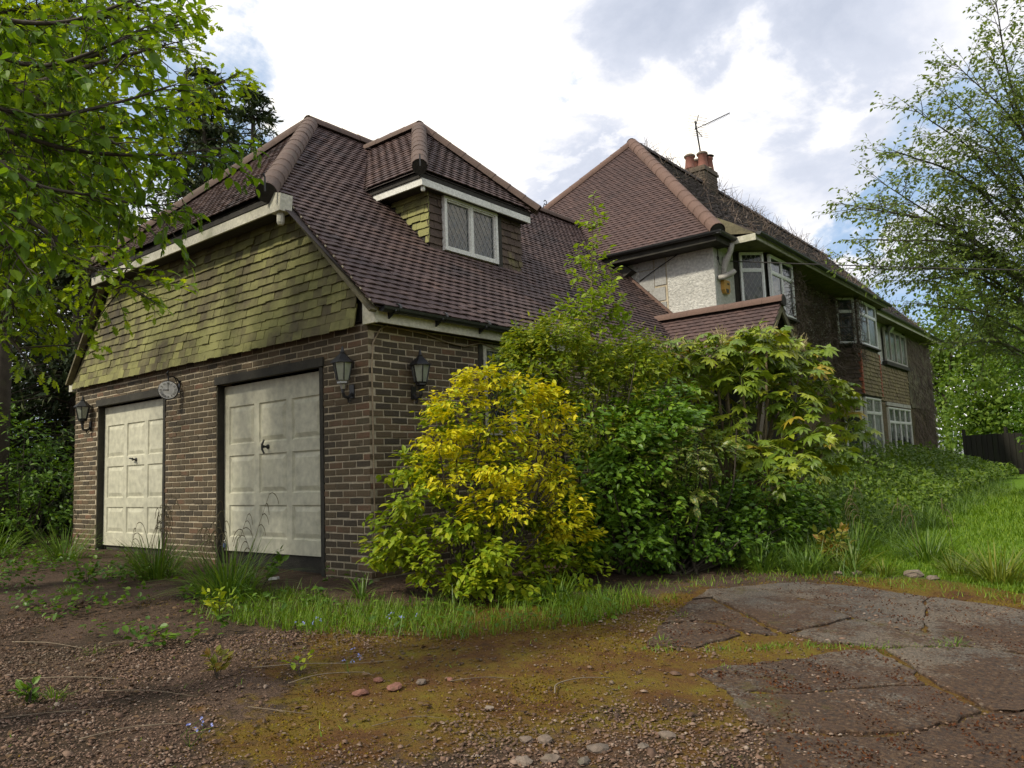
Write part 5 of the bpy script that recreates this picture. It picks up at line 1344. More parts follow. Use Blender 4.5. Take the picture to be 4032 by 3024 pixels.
bush('bronze_tipped_shrub', 'tall mixed green shrub with bronze tips standing behind the golden one', 'shrub', (1.35, 1.9, gzs(1.35, 1.9)),
     [(1.16, 1.62, 2.32, .42, .40, .42), (1.45, 1.9, 2.05, .50, .45, .42), (1.72, 2.35, 2.15, .48, .42, .34), (1.05, 1.5, 1.85, .36, .36, .36), (1.55, 2.2, 1.6, .6, .5, .5), (.95, 1.4, 2.45, .22, .22, .25), (1.5, 2.8, 2.25, .5, .5, .36), (1.6, 3.0, 1.6, .6, .6, .5), (1.0, 1.3, 2.1, .4, .4, .42), (1.35, 1.5, 2.45, .36, .36, .3), (1.75, 2.7, 2.35, .45, .45, .3), (1.5, 1.7, 1.5, .5, .5, .4)], -1050, .075, [OVAL, LANCE], M['lf_mix'], r, .8, 200, 26, .15, stem_r=.017, nst=4)
bush('camellia', 'glossy dark green evergreen shrub right of the golden one', 'shrub', (1.95, 1.75, gzs(1.95, 1.75)),
     [(1.86, 1.75, 1.35, .48, .45, .42), (1.82, 1.55, .85, .46, .45, .45), (2.12, 1.95, .55, .45, .45, .48), (2.02, 2.2, 1.45, .46, .42, .36), (1.65, 1.25, .45, .4, .4, .4), (1.6, 2.2, 1.0, .5, .5, .6), (1.95, 1.9, 1.0, .55, .5, .5), (2.0, 2.6, 1.6, .5, .5, .36)], -1050, .082, [OVAL], M['lf_cam'], r, .9, 200, 34, .15)
bush('spotted_laurel', 'laurel with yellow spotted leaves in the middle of the planting', 'shrub', (2.2, 2.6, gzs(2.2, 2.6)),
     [(2.32, 2.15, 1.16, .36, .34, .26), (2.16, 1.88, 1.06, .28, .28, .26), (2.50, 2.6, 1.24, .34, .32, .24), (2.42, 2.2, .84, .36, .34, .28)], -170, .145, [OVAL, LANCE], M['lf_auc'], r, .75, 300, 17, .13, lean=1.0)
bush('low_green_shrub', 'low mid green shrub spreading onto the drive edge below the laurel', 'shrub', (2.4, 2.1, gzs(2.4, 2.1)),
     [(2.38, 2.1, .34, .46, .42, .40), (2.66, 2.5, .26, .40, .38, .30), (2.15, 1.65, .28, .40, .36, .32), (2.5, 2.7, .55, .45, .4, .35), (2.75, 3.1, .35, .45, .45, .32), (2.7, 3.5, .65, .45, .45, .35), (2.95, 3.9, .40, .45, .5, .34)], -800, .072, [OVAL, HORN], M['lf_bush'], r, .9, 120, 30, .15)

# sapling
sb = (1.42, 2.3, gzs(1.42, 2.3))
t = thing('sapling', 'slender bright green sapling rising above the shrubs in front of the garage roof', 'sapling', sb)
st_ = curve3([sb, (1.44, 2.22, 1.2), (1.40, 2.1, 2.2), (1.46, 2.06, 3.0), (1.60, 2.0, 4.16)], 6)
br = []
for k in range(84):
    f = r.uniform(.48, .99); q = st_[int(f * (len(st_) - 1))]; L = .85 * (1.02 - f) ** .8 * r.uniform(.5, 1.2) + .07
    a = r.choice([0.2, 3.3]) + r.normal(0, .8); d = np.array((math.cos(a) * .80, math.sin(a) * .66, r.uniform(.25, .75))); br.append(np.array([q, q + d * L * .5, q + d * L + (0, 0, .05 * L)]))
br += shoots([b_ for b_ in br if np.linalg.norm(b_[-1] - b_[0]) > .25], .13, .16, r, .8, .7, .1, .5, .3, .1, .3)
A, T = leaves_on(br + [st_[int(len(st_) * .5):]], .040, .072, r, .9, .5, .35, .4, .1, True)
pieces('leaf', 'foliage', [OVAL], A, T, M['lf_sap'], t, 300)
tubes('stems', [([st_], .016, .004, 6), (br, .004, .0015, 4)], M['barkpale'], t)

# fatsia
r = np.random.default_rng(77)
fb_ = np.array((2.05, 4.35, gzs(2.05, 4.35)))
t = thing('fatsia', 'large fatsia with hand shaped leaves on bare pale stems in front of the porch', 'shrub', tuple(fb_))
heads = [(1.50, 3.70, 2.42), (1.75, 3.9, 2.62), (2.08, 4.15, 2.66), (2.30, 4.4, 2.74), (2.48, 4.7, 2.74), (2.80, 5.15, 2.40), (2.99, 5.5, 1.85), (2.85, 4.5, 1.72), (2.62, 3.80, 1.22), (2.98, 3.85, .98), (2.38, 3.94, 2.12), (1.85, 3.55, 1.95), (3.12, 5.7, 1.52), (1.30, 3.05, 2.30), (2.65, 4.95, 2.58), (2.75, 4.7, 2.12), (2.98, 5.1, 2.0), (2.35, 3.6, 1.25), (3.05, 4.3, 1.35), (1.60, 3.4, 2.2), (2.6, 4.3, 2.5), (2.1, 3.85, 2.45), (2.8, 3.5, .85), (3.1, 4.7, 1.15), (2.0, 4.3, 2.25), (2.35, 4.7, 2.35), (1.75, 4.0, 1.95), (2.5, 4.5, 1.85), (2.2, 4.0, 1.6)]
stems, pet, LA, LT, yel = [], [], [], [], []
for i, h in enumerate(heads):
    h = np.array(h) - (0, 0, .16 * (h[2] > 2.5)); b0 = fb_ + np.array((r.normal(0, .16), r.normal(0, .14), -.05)); mid = b0 * .45 + h * .55 + np.array((r.normal(0, .10), r.normal(0, .10), -.10 if h[2] > 1.5 else .05))
    stems.append(curve3([b0, b0 * .75 + mid * .25 + (0, 0, .12), mid, h], 5))
    for k in range(26):
        a = k * 2.4 + r.uniform(0, 1); el = r.uniform(-.75, .9); d = np.array((math.cos(a) * math.cos(el), math.sin(a) * math.cos(el), math.sin(el))); L = r.uniform(.20, .36)
        e = h + d * L + (0, 0, -.05 * L); pet.append(np.array([h, h + d * L * .55 + (0, 0, .03), e])); o_ = unit(d * (1, 1, 0) + (0, 0, -.28 - .5 * max(0, -el)))
        LT.append(e); LA.append(frames([o_], [np.array((d[0] * .35, d[1] * .35, 1.0)) + r.normal(0, .36, 3)], r.uniform(.075, .185))[0]); yel.append(r.uniform() < .06)
LA, LT, yel = np.array(LA), np.array(LT), np.array(yel)
pieces('leaf', 'foliage', PALM, LA[~yel], LT[~yel], M['lf_fat'], t, 300)
for i in np.nonzero(yel)[0]:
    link('leaf', mesh_tri('leaf', *PALM[i % 9], M['lf_fatyel']), t, mat44(LA[i], LT[i]), label='yellowed leaf')
tubes('stems', [(stems, .026, .016, 7)], M['barkpale'], t); tubes('leaf_stalks', [(pet, .0055, .004, 4)], M['lf_fat'], t)['kind'] = 'stuff'
for i in (0, 1, 2, 3, 4, 5, 6, 13, 14, 12):
    h = np.array(heads[i]) - (0, 0, .16 * (heads[i][2] > 2.5)); fl = []
    for k in range(7):
        a = r.uniform(0, 6.28); d = unit((math.cos(a) * .7, math.sin(a) * .7, r.uniform(.3, 1.1))); e = h + (0, 0, .10) + d * r.uniform(.14, .30); fl.append(np.array([h + (0, 0, .06), (h + e) / 2 + (0, 0, .03), e]))
        for j in range(6):
            s = h * .3 + e * .7 if j % 2 else h * .5 + e * .5; v = unit(d + r.normal(0, .7, 3)); fl.append(np.array([s, s + v * .035, s + v * .065 + (0, 0, -.004)]))
    tubes('flower_stalk', [(fl, .0048, .0032, 4)], M['stalk'], t)

# shrubs at the left edge
r = np.random.default_rng(13)
bush('laurel_bush', 'mid green leafy bush at the left edge beside the garage wall', 'shrub', (-8.4, -.4, gzs(-8.4, -.4)),
     [(-8.2, -.3, 1.35, .75, .8, .55), (-8.7, -.5, 1.9, .9, .9, .5), (-8.9, .1, 1.0, .9, .9, .8), (-8.0, -.2, .75, .7, .7, .5), (-9.6, -.6, 1.2, .9, .9, .9)], -760, .10, [OVAL, LANCE], M['lf_bush'], r, .85, 0, 30, .14)
bush('bramble_bush', 'darker layered bush filling the left edge under the conifers', 'shrub', (-7.9, -1.2, gzs(-7.9, -1.2)),
     [(-8.0, -1.2, .55, .8, .7, .5), (-8.9, -1.6, .8, .9, .8, .7), (-9.4, -1.0, 2.2, 1.0, .9, .6)], -700, .09, [OVAL], M['lf_cam'], r, .85, 0, 28, .14)


# ================================================================== dead creeper on the house
r = np.random.default_rng(3)
def creeper(pts, nrm, L, dens_dir, thick):
    out = []
    for p in pts:
        d = unit(r.normal(0, 1, 3) + dens_dir); w = r.normal(0, .25, 3)
        k = L * r.uniform(.4, 1.3); out.append(np.array([p, p + d * k * .5 + w * k * .15 + nrm * .02, p + d * k + w * k * .4]))
    return out


t = thing('dead_creeper', 'leafless brown creeper matted over the house wall and long roof slope', 'creeper', (.3, 14.0, 0))
n = 5200; P = np.stack([r.uniform(-.02, .26, n) ** 1.0, r.uniform(12.1, 16.4, n), r.uniform(2.2, 5.3, n)], 1)
tw = creeper(P, np.array((1, 0, 0)), .26, (0, 0, -.5), 0)
n = 900; P = np.stack([r.uniform(.40, .62, n), np.r_[r.normal(11.9, .22, n // 2), r.normal(16.6, .25, n - n // 2)], r.uniform(3.6, 5.3, n)], 1); tw += creeper(P, np.array((1, 0, 0)), .2, (0, 0, -.6), 0)
n = 1500; P = np.stack([r.uniform(-.05, .10, n), r.uniform(24.6, 28.3, n), r.uniform(1.4, 5.2, n)], 1); tw += creeper(P, np.array((1, 0, 0)), .45, (0, 0, -3.0), 0)
tubes('wall_twigs', [(tw, .0085, .004, 3)], M['creeper'], t)
n = 1800; f = r.beta(1.2, 1.0, n); y = 8.8 + r.uniform(0, 1, n) ** .8 * 19; run = f * 3.75; ok = (y > 8.5 + run * .9 + .25) & (r.uniform(0, 1, n) < .40 + .75 * wob(f * 3.2, y * .55, 1.0, .5))
P = np.stack([.3 - run + .05, y, 5.48 + run * HS + .03], 1)[ok]; tw = creeper(P, np.array((.5, 0, .5)), .38, (0, .1, .25), 0)
n = 150; y = 12.6 + 15.6 * r.uniform(0, 1, n); P = np.stack([np.full(n, AX + .05), y, np.full(n, AZ + .08)], 1); tw += creeper(P, np.array((0, 0, 1)), .42, (0, 0, .9), 0)
n = 220; P = np.stack([r.uniform(CX - .5, CX + .55, n), r.uniform(CY - .75, CY + .6, n), r.uniform(9.1, 9.6, n)], 1); tw += creeper(P, np.array((.5, -.5, 0)), .35, (0, 0, .2), 0)
tubes('roof_twigs', [(tw, .0085, .0035, 3)], M['creeper'], t)

# ================================================================== grass, weeds, gravel
def in_poly(x, y, poly):
    c = np.zeros(len(x), bool); n = len(poly)
    for i in range(n):
        (x0, y0), (x1, y1) = poly[i], poly[(i + 1) % n]
        m = ((y0 > y) != (y1 > y)) & (x < (x1 - x0) * (y - y0) / (y1 - y0 + 1e-12) + x0); c ^= m
    return c


def on_slab(x, y):
    c = np.zeros(len(x), bool)
    for p in SLABS: c |= in_poly(x, y, p)
    return c


def blades_at(name, x, y, h, w, mat, tpls, lean=.35, parent=None, z=None):
    n = len(x); a = r.uniform(0, 2 * PI, n)
    d = np.stack([np.cos(a) * lean * r.uniform(.2, 1.5, n), np.sin(a) * lean * r.uniform(.2, 1.5, n), np.ones(n)], 1); nn = np.stack([-np.cos(a), -np.sin(a), np.full(n, .05)], 1)
    hh = h * r.uniform(.5, 1.25, n); A = frames(d, nn, hh); A[:, :, 0] *= (w / hh)[:, None] * r.uniform(.7, 1.3, n)[:, None]
    V, F = scatter(tpls, A, np.stack([x, y, gz(x, y) - .01 if z is None else z], 1), r.integers(0, len(tpls), n))
    return link(name, mesh_tri(name, V, F, mat), parent, kind='stuff')


STRIP = [(-.6, -1.30), (-.24, -1.80), (.5, -1.70), (1.19, -1.52), (2.17, -1.02), (2.72, -.15), (2.85, .6), (2.5, 1.0), (2.1, .45), (1.15, -.50), (.5, -.75), (-.3, -.8)]
x = r.uniform(-.8, 3, 26000); y = r.uniform(-2, 1.2, 26000); k = in_poly(x, y, STRIP) & (r.uniform(0, 1, 26000) < .55 + .5 * wob(x, y, 1.5)); x, y = x[k], y[k]
blades_at('verge_grass', x, y, .145, .0065, M['grass'], BLADES2)
JOINT = np.array([(3.35, -.55), (3.8, -.25), (4.15, .1), (4.6, .37), (5.1, .68)]); Q, D, s = resample(np.c_[JOINT, np.zeros(5)], .004)
k = (r.uniform(0, 1, len(Q)) < .55 + .6 * wob(Q[:, 0], Q[:, 1], 2.4)); Q = Q[k]; n = len(Q) * 3; x = np.tile(Q[:, 0], 3) + r.normal(0, .045, n); y = np.tile(Q[:, 1], 3) + r.normal(0, .045, n)
blades_at('joint_grass', x, y, .055, .006, M['grass'], BLADES2, .9)
n = 1500; x = r.uniform(-.8, 3, n); y = r.uniform(-2, 1.2, n); k = in_poly(x, y, STRIP); x, y = x[k], y[k]
P = np.stack([x, y, gz(x, y) + r.uniform(.01, .09, len(x))], 1); V, F = scatter([OVAL, LANCE], frames(r.normal(0, 1, P.shape) * (1, 1, .3) + (0, 0, .25), r.normal(0, .35, P.shape) + (0, 0, 1), .06 * r.uniform(.5, 1.5, len(x)), .8), P, r.integers(0, 2, len(P)))
link('verge_weeds', mesh_tri('verge_weeds', V, F, M['lf_bush']), kind='stuff')
x = r.uniform(-.8, 3, 2600); y = r.uniform(-2, 1.2, 2600); k = in_poly(x, y, STRIP) & (wob(x, y, 1.9, 3.) > .1); x, y = x[k], y[k]
blades_at('verge_tall_grass', x, y, .24, .007, M['sedge'], BLADES, .5)
BACK = [(2.5, .4), (2.95, .8), (2.85, 1.45), (3.15, 1.95), (3.55, 2.3), (4.1, 2.4), (5.6, 2.2), (5.8, 2.7), (4.0, 2.9), (3.0, 2.75), (2.45, 2.0), (2.2, .9)]
x = r.uniform(2, 6, 15000); y = r.uniform(.3, 3, 15000); k = in_poly(x, y, BACK) & (r.uniform(0, 1, 15000) < .35 + .5 * wob(x, y, 2.2)); x, y = x[k], y[k]
blades_at('edge_grass', x, y, .085, .006, M['grass'], BLADES2, .7)
# lawn
n = 110000; d = r.uniform(0, 1, n) ** 1.6; y = 2.7 + d * 15; x = r.uniform(-.5, 1, n) * (2 + y * .35) + 4.6; k = (x > 2.6 + .02 * y) & ~on_slab(x, y) & (y > 2.75 + .3 * wob(x, y) + .35 * np.clip(x - 5, 0, 9) * -.2); x, y = x[k], y[k]
blades_at('lawn_grass', x, y, (.062 + .02 * np.clip(y - 4, 0, 9) / 4) * (1 + .3 * (wob(x, y, .8, 3.) > .3)) * .85, .008 + .0012 * np.clip(y - 3, 0, 14), M['grass'], BLADES2)
# brambles and weeds banked against the house
n = 42000; y = 3.4 + 23 * r.uniform(0, 1, n) ** 1.25; x = r.uniform(.05, 3.9, n); hmax = np.clip(1.25 - .34 * np.abs(x - .5) + .18 * wob(x, y), 0, 1.4) * np.clip((y - 3.0) / 1.8, .25, 1) * np.clip((28.5 - y) / 4, .3, 1) * np.clip(1.25 - .018 * (y - 4), .5, 2)
k = (x < 3.45 + .25 * wob(x, y) - .035 * (y - 4)) & (hmax > .03) & ~((y > 14) & (r.uniform(0, 1, n) < .0)); x, y, hmax = x[k], y[k], hmax[k]
P = np.stack([x, y, gz(x, y) + hmax * r.uniform(.25, 1.05, len(x))], 1)
A = frames(r.normal(0, .6, P.shape) + (.4, -.2, -.1), r.normal(0, .45, P.shape) + (.25, -.25, .9), (.06 + .0022 * y) * r.uniform(.6, 1.3, len(x)), .95)
V, F = scatter([OVAL, HORN, LANCE], A, P, r.integers(0, 3, len(P))); link('undergrowth', mesh_tri('undergrowth', V, F, M['bramble']), kind='stuff')
n = 13000; y = 2.5 + 16 * r.uniform(0, 1, n) ** 1.3; x = r.uniform(1.8, 4.6, n); k = (x > 2.2) & (x < 3.75 + .35 * wob(x, y) - .015 * y) & ~on_slab(x, y) & (y > 2.4 + .2 * (x - 2.5)); x, y = x[k], y[k]
blades_at('long_grass', x, y, .34, .010, M['sedge'], BLADES, .45)
# ivy and weeds in the shade at the foot of the garage
n = 6500; x = r.uniform(-7.6, .6, n); y = r.uniform(-2.6, -.15, n); k = (wob(x, y, 1.6, 1.2) > .12) & (x < .2 - y * .2); x, y = x[k], y[k]
P = np.stack([x, y, gz(x, y) + r.uniform(.01, .16, len(x))], 1); V, F = scatter([OVAL, HORN], frames(r.normal(0, 1, P.shape) * (1, 1, .3), r.normal(0, .35, P.shape) + (0, 0, 1), .055 * r.uniform(.6, 1.4, len(x)), 1.05), P, r.integers(0, 2, len(P)))
link('shade_weeds', mesh_tri('shade_weeds', V, F, M['lf_bush']), kind='stuff')
# small weeds over the drive
n = 5200; x = r.uniform(-4.5, 5.6, n); y = r.uniform(-4.6, 2.6, n); g_ = wob(x, y, 2.6, .4); k = (g_ > .55) & (x * .76 - y * .65 > .8); x, y = x[k], y[k]
k = ~on_slab(x, y) | (r.uniform(0, 1, len(x)) < .04); x, y = x[k], y[k]
blades_at('drive_weeds', x, y, .05, .007, M['grass'], BLADES2, .9)

ICO = None
def ico():
    p = (1 + 5 ** .5) / 2; V = np.array([(-1, p, 0), (1, p, 0), (-1, -p, 0), (1, -p, 0), (0, -1, p), (0, 1, p), (0, -1, -p), (0, 1, -p), (p, 0, -1), (p, 0, 1), (-p, 0, -1), (-p, 0, 1)], float)
    F = np.array([(0, 11, 5), (0, 5, 1), (0, 1, 7), (0, 7, 10), (0, 10, 11), (1, 5, 9), (5, 11, 4), (11, 10, 2), (10, 7, 6), (7, 1, 8), (3, 9, 4), (3, 4, 2), (3, 2, 6), (3, 6, 8), (3, 8, 9), (4, 9, 5), (2, 4, 11), (6, 2, 10), (8, 6, 7), (9, 8, 1)])
    return V / np.linalg.norm(V[0]), F
IV, IF = ico()
OV = np.array([(1, 0, 0), (-1, 0, 0), (0, 1, 0), (0, -1, 0), (0, 0, 1), (.7, .7, .5), (-.7, .6, .5), (.6, -.7, .5), (-.7, -.7, .5)], float)
OF = np.array([(0, 5, 7), (5, 4, 7), (2, 6, 5), (5, 6, 4), (1, 8, 6), (6, 8, 4), (3, 7, 8), (8, 7, 4), (0, 2, 5), (2, 1, 6), (1, 3, 8), (3, 0, 7)])
PEB = [(OV * np.random.default_rng(s).uniform(.82, 1.15, (9, 1)), OF) for s in range(5)]
n = 330000; x = np.where(r.uniform(0, 1, n) < .12, r.normal(-2.5, 1.6, n), r.uniform(-3.0, 6.2, n)); y = r.uniform(-5.2, 1.0, n); ok_, z_ = in_view(np.stack([x, y, gz(x, y)], 1), 1.15)
u_ = x * .76 - y * .65; a_ = wob(x, y, 1.1, .7); mossy = np.clip((x * .65 + y * .76 + 1.5) / 1.2, 0, 1) * np.clip((5.0 - u_) / 1.2, 0, 1)
k = ok_ & ~on_slab(x, y) & (u_ > 1.7 - 1.1 * np.clip(-x - .3, 0, 1)) & (r.uniform(0, 1, n) < np.clip(.55 + .45 * a_ - .52 * mossy, .06, 1)) & (z_ < 12); x, y, z_ = x[k], y[k], z_[k]
k = r.uniform(0, 1, len(x)) < np.clip(5.2 / z_, 0, 1); x, y = x[k], y[k]; n = len(x)
sz = r.lognormal(-4.95, .40, n); a = r.uniform(0, 6.28, n); A = np.zeros((n, 3, 3)); A[:, 0, 0] = np.cos(a) * sz; A[:, 1, 0] = np.sin(a) * sz; A[:, 0, 1] = -np.sin(a) * sz * .72; A[:, 1, 1] = np.cos(a) * sz * .72; A[:, 2, 2] = sz * .5; A[:, 2, 0] = sz * r.normal(0, .2, n); A[:, 2, 1] = sz * r.normal(0, .2, n)
V, F = scatter(PEB, A, np.stack([x, y, gz(x, y) + sz * .15], 1), r.integers(0, 5, n)); link('gravel', mesh_tri('gravel', V, F, M['pebble'], True), kind='stuff')
n = 26000; x = r.uniform(2.9, 6.4, n); y = r.uniform(-3.5, 2.3, n); k = on_slab(x, y) & (r.uniform(0, 1, n) < np.clip(.05 + .45 * wob(x, y, 2.9, 1.1) + .2 * wob(x, y, 7., 2.), .01, 1)); x, y = x[k], y[k]; n = len(x); sz = r.lognormal(-4.95, .4, n)
A = np.zeros((n, 3, 3)); A[:, 0, 0] = sz; A[:, 1, 1] = sz * .8; A[:, 2, 2] = sz * .5
V, F = scatter(PEB, A, np.stack([x, y, gz(x, y) + .010], 1), r.integers(0, 5, n)); link('slab_gravel', mesh_tri('slab_gravel', V, F, M['pebble'], True), kind='stuff')
# moss
n = 190000; x = r.uniform(-2.5, 6.0, n); y = r.uniform(-4.2, 2.9, n); u_ = x * .76 - y * .65; mossy = np.clip((x * .65 + y * .76 + 1.3) / 1.0, 0, 1) * np.clip((5.2 - u_) / 1.4, 0, 1) * np.clip((u_ - .9) / .5, 0, 1); os_ = on_slab(x, y)
lft = .55 * (wob(x, y, .9, 5.) > .25) * (mossy < .3) * (u_ > .5)
k = (r.uniform(0, 1, n) < np.where(os_, .0, np.clip(lft * (.5 + .5 * wob(x, y, 5.2, 1.)) + mossy * .62 + .25 * wob(x, y, 1.3, 2.) + .28 * wob(x, y, 4.1, 1.) - .10, 0, 1))); x, y = x[k], y[k]
blades_at('moss', x, y, .016, .013, M['moss'], BLADES2, .9)
n = 150000; x = r.uniform(2.8, 7.5, n); y = r.uniform(-4.5, 2.4, n); k = on_slab(x, y) & (r.uniform(0, 1, n) < np.clip(.15 + .9 * wob(x, y, 2.3, .3) * wob(x, y, .9, 4.) + .5 * wob(x, y, 6.1, 2.), 0, 1) * np.clip((x * .76 - y * .65 - 1.4) / 2.4, .12, 1)); x, y = x[k], y[k]
blades_at('slab_moss', x, y, .016, .014, M['darkmoss'], BLADES2, 1.0, z=gz(x, y) + .008)
# dead leaves
n = 60000; x = r.uniform(-7.5, 5.5, n); y = r.uniform(-5, 1.5, n); ok_, z_ = in_view(np.stack([x, y, gz(x, y)], 1), 1.1); k = ok_ & (r.uniform(0, 1, n) < np.clip(.42 - .14 * (x + .2 * y), .03, 1) * np.clip(.6 + .6 * wob(x, y, 1.9), .1, 1)) & (x * .76 - y * .65 > .1); x, y = x[k], y[k]
P = np.stack([x, y, gz(x, y) + r.uniform(.004, .018, len(x))], 1); V, F = scatter([OVAL, HORN], frames(r.normal(0, 1, P.shape) * (1, 1, .15), r.normal(0, .3, P.shape) + (0, 0, 1), .030 * r.uniform(.4, 1.6, len(x)), .95), P, r.integers(0, 2, len(P)))
link('leaf_litter', mesh_tri('leaf_litter', V, F, M['litterleaf']), kind='stuff')


# tufts of sedge and other single weeds
def tuft(x, y, n, h, w, label, mat='sedge', spread=.14, seeds=0, name='sedge_tuft', lean=.5, group='tufts of long grass'):
    z = gzs(x, y); t = thing(name, label, 'grass tuft', (x, y, z), group)
    a = r.uniform(0, 2 * PI, n); q = spread * r.uniform(0, 1, n) ** .7; px, py = x + np.cos(a) * q, y + np.sin(a) * q; L = h * r.uniform(.55, 1.2, n)
    ln = lean * r.uniform(.15, 1.5, n); d = np.stack([np.cos(a) * ln, np.sin(a) * ln, np.ones(n)], 1) + r.normal(0, .12, (n, 3)); nn = np.stack([-np.cos(a), -np.sin(a), np.full(n, .05)], 1)
    A = frames(d, nn, L); A[:, :, 0] *= (w / L)[:, None] * r.uniform(.7, 1.3, n)[:, None]
    V, F = scatter(BLADES, A, np.stack([px, py, gz(px, py) - .02], 1), r.integers(0, 4, n)); link('blades', mesh_tri('blades', V, F, M[mat]), t)
    for k in range(seeds):
        b = np.array((x + r.normal(0, spread * .5), y + r.normal(0, spread * .5), z)); aa = r.uniform(0, 6.28); H = h * r.uniform(1.0, 1.55); e = b + (math.cos(aa) * H * .28, math.sin(aa) * H * .28, H); ln_ = [curve3([b, b * .5 + e * .5 + (0, 0, .06), e], 4)]
        hd = []
        for j in range(4):
            s = ln_[0][-1 - j * 1]; v = np.array((math.cos(aa + r.normal(0, .8)), math.sin(aa + r.normal(0, .8)), -.6)); hd.append(curve3([s, s + v * .03 + (0, 0, .03), s + v * .065 + (0, 0, .012), s + v * .085 + (0, 0, -.05)], 3))
        tubes('seed_stalk', [(ln_, .003, .0018, 4), (hd, .0042, .0025, 4)], M['seed'], t)


# woods beyond the right edge of the garden, seen only mirrored in the house windows
n = 9000; x = r.uniform(13, 26, n); y = r.uniform(-6, 42, n); P = np.stack([x, y, gz(x, y) + r.uniform(.3, 9.5, n) * (.75 + .25 * wob(x, y, .4))], 1)
V, F = scatter([OVAL], frames(r.normal(0, 1, P.shape), r.normal(0, 1, P.shape), .7 * r.uniform(.6, 1.3, n)), P); link('woods', mesh_tri('woods', V, F, M['lf_right']), kind='stuff')
tuft(-2.55, -.95, 250, .58, .012, 'large tuft of sedge with seed heads in front of the left garage door', seeds=9, spread=.24)
tuft(-.62, -1.22, 300, .62, .012, 'largest tuft of long grass at the foot of the pier between the doors', seeds=7, spread=.26)
tuft(-1.25, -.85, 90, .46, .011, 'narrow upright tuft leaning on the right garage door', seeds=4, spread=.15)
tuft(-5.6, -.75, 140, .62, .012, 'dark tuft of long grass at the left corner of the garage', spread=.25)
tuft(-7.0, -1.2, 150, .66, .012, 'dark tuft of long grass nearest the left edge', spread=.3)
tuft(2.10, .30, 80, .36, .013, 'broad bladed green tuft at the right foot of the golden shrub', spread=.10)
tuft(.45, -.52, 30, .30, .016, 'few broad blades at the corner of the garage wall', spread=.06)
tuft(3.44, 2.62, 90, .34, .012, 'upright green tuft at the back edge of the asphalt', spread=.14)
tuft(3.80, 2.98, 110, .36, .011, 'yellowish arching tuft behind the asphalt', 'sedgeyel', .14)
tuft(5.02, 3.12, 200, .40, .012, 'big yellow green tuft at the right end of the lawn edge', 'sedgeyel', .22)
tuft(4.28, 3.95, 170, .50, .011, 'tall tuft with dry tips standing in the lawn edge', 'sedge', .25, seeds=3)
tuft(3.05, 2.5, 80, .40, .013, 'dark green tuft beside the low shrub', spread=.12)
tuft(4.10, 2.92, 60, .26, .011, 'short tuft between the yellow ones at the lawn edge', 'sedgeyel', .12)
tuft(3.55, 3.9, 130, .55, .011, 'tall loose tuft below the fatsia', 'sedge', .25, seeds=3)
tuft(4.65, 3.3, 90, .3, .011, 'small fresh tuft left of the big yellow one', 'sedgeyel', .14)
for lab, xx, yy, nn_, hh, mt in [('tiny pale tuft in the joint of the upper slabs', 3.84, .80, 40, .07, 'sedgeyel'), ('tiny tuft beside the pale one in the slab joint', 3.66, .66, 22, .06, 'sedgeyel'), ('little weed at the right hand slab joint', 5.06, .70, 40, .12, 'sedge'),
                                 ('flat pale tuft on the grey slab edge', 4.72, .34, 60, .07, 'sedgeyel'), ('small tuft where the gravel meets the slabs', 4.02, -.62, 34, .07, 'sedge'), ('small tuft in the gravel near the left edge', .94, -3.3, 60, .11, 'grass'), ('tuft of short grass on the gravel below the sedge', .15, -2.75, 40, .10, 'grass'),
                                 ('green weed on the mossy drive edge', 3.42, -.30, 44, .09, 'grass'), ('second green weed on the mossy drive edge', 3.22, .42, 50, .10, 'grass'), ('weed tuft at the left of the gravel', -2.3, -1.95, 70, .16, 'grass')]:
    tuft(xx, yy, nn_, hh, .006, lab, mt, .06, name='weed_tuft', lean=.9, group='little tufts on the drive')


def sprig(x, y, h, n, label, mat, size, name='seedling'):
    z = gzs(x, y); t = thing(name, label, 'weed', (x, y, z)); b = np.array((x, y, z - .01)); st = []
    for k in range(n):
        a = r.uniform(0, 6.28); e = b + (math.cos(a) * h * .5, math.sin(a) * h * .5, h * r.uniform(.6, 1.1)); st.append(np.array([b, (b + e) / 2 + (0, 0, .02), e]))
    A, T = leaves_on(st, size * .45, size, r, .8, .6, .1, .4, .25, True)
    m = mesh_tri('leaf', *OVAL, M[mat])
    for q in range(len(T)): link('leaf', m, t, mat44(A[q], T[q]))
    tubes('stems', [(st, .003, .0015, 4)], M['bark'], t)


sprig(1.46, -2.54, .16, 7, 'small orange tipped seedling in the mossy gravel', 'shoot', .065)
sprig(1.86, -2.2, .13, 3, 'thin pale seedling beside the fallen twigs', 'lf_lime', .05)
sprig(.92, -3.42, .10, 8, 'low dark green weed rosette near the left edge', 'lf_bush', .06)
sprig(3.52, 3.25, .36, 12, 'bronze leaved young shrub below the fatsia', 'shoot', .09)
sprig(.05, -1.7, .22, 9, 'leafy pale weed in front of the largest grass tuft', 'lf_lime', .06)
sprig(-.95, -.62, .34, 4, 'heart leaved weed growing at the foot of the right door', 'lf_cam', .09)
sprig(-2.9, -1.55, .20, 8, 'leafy weed left of the sedge in front of the left door', 'lf_bush', .07)

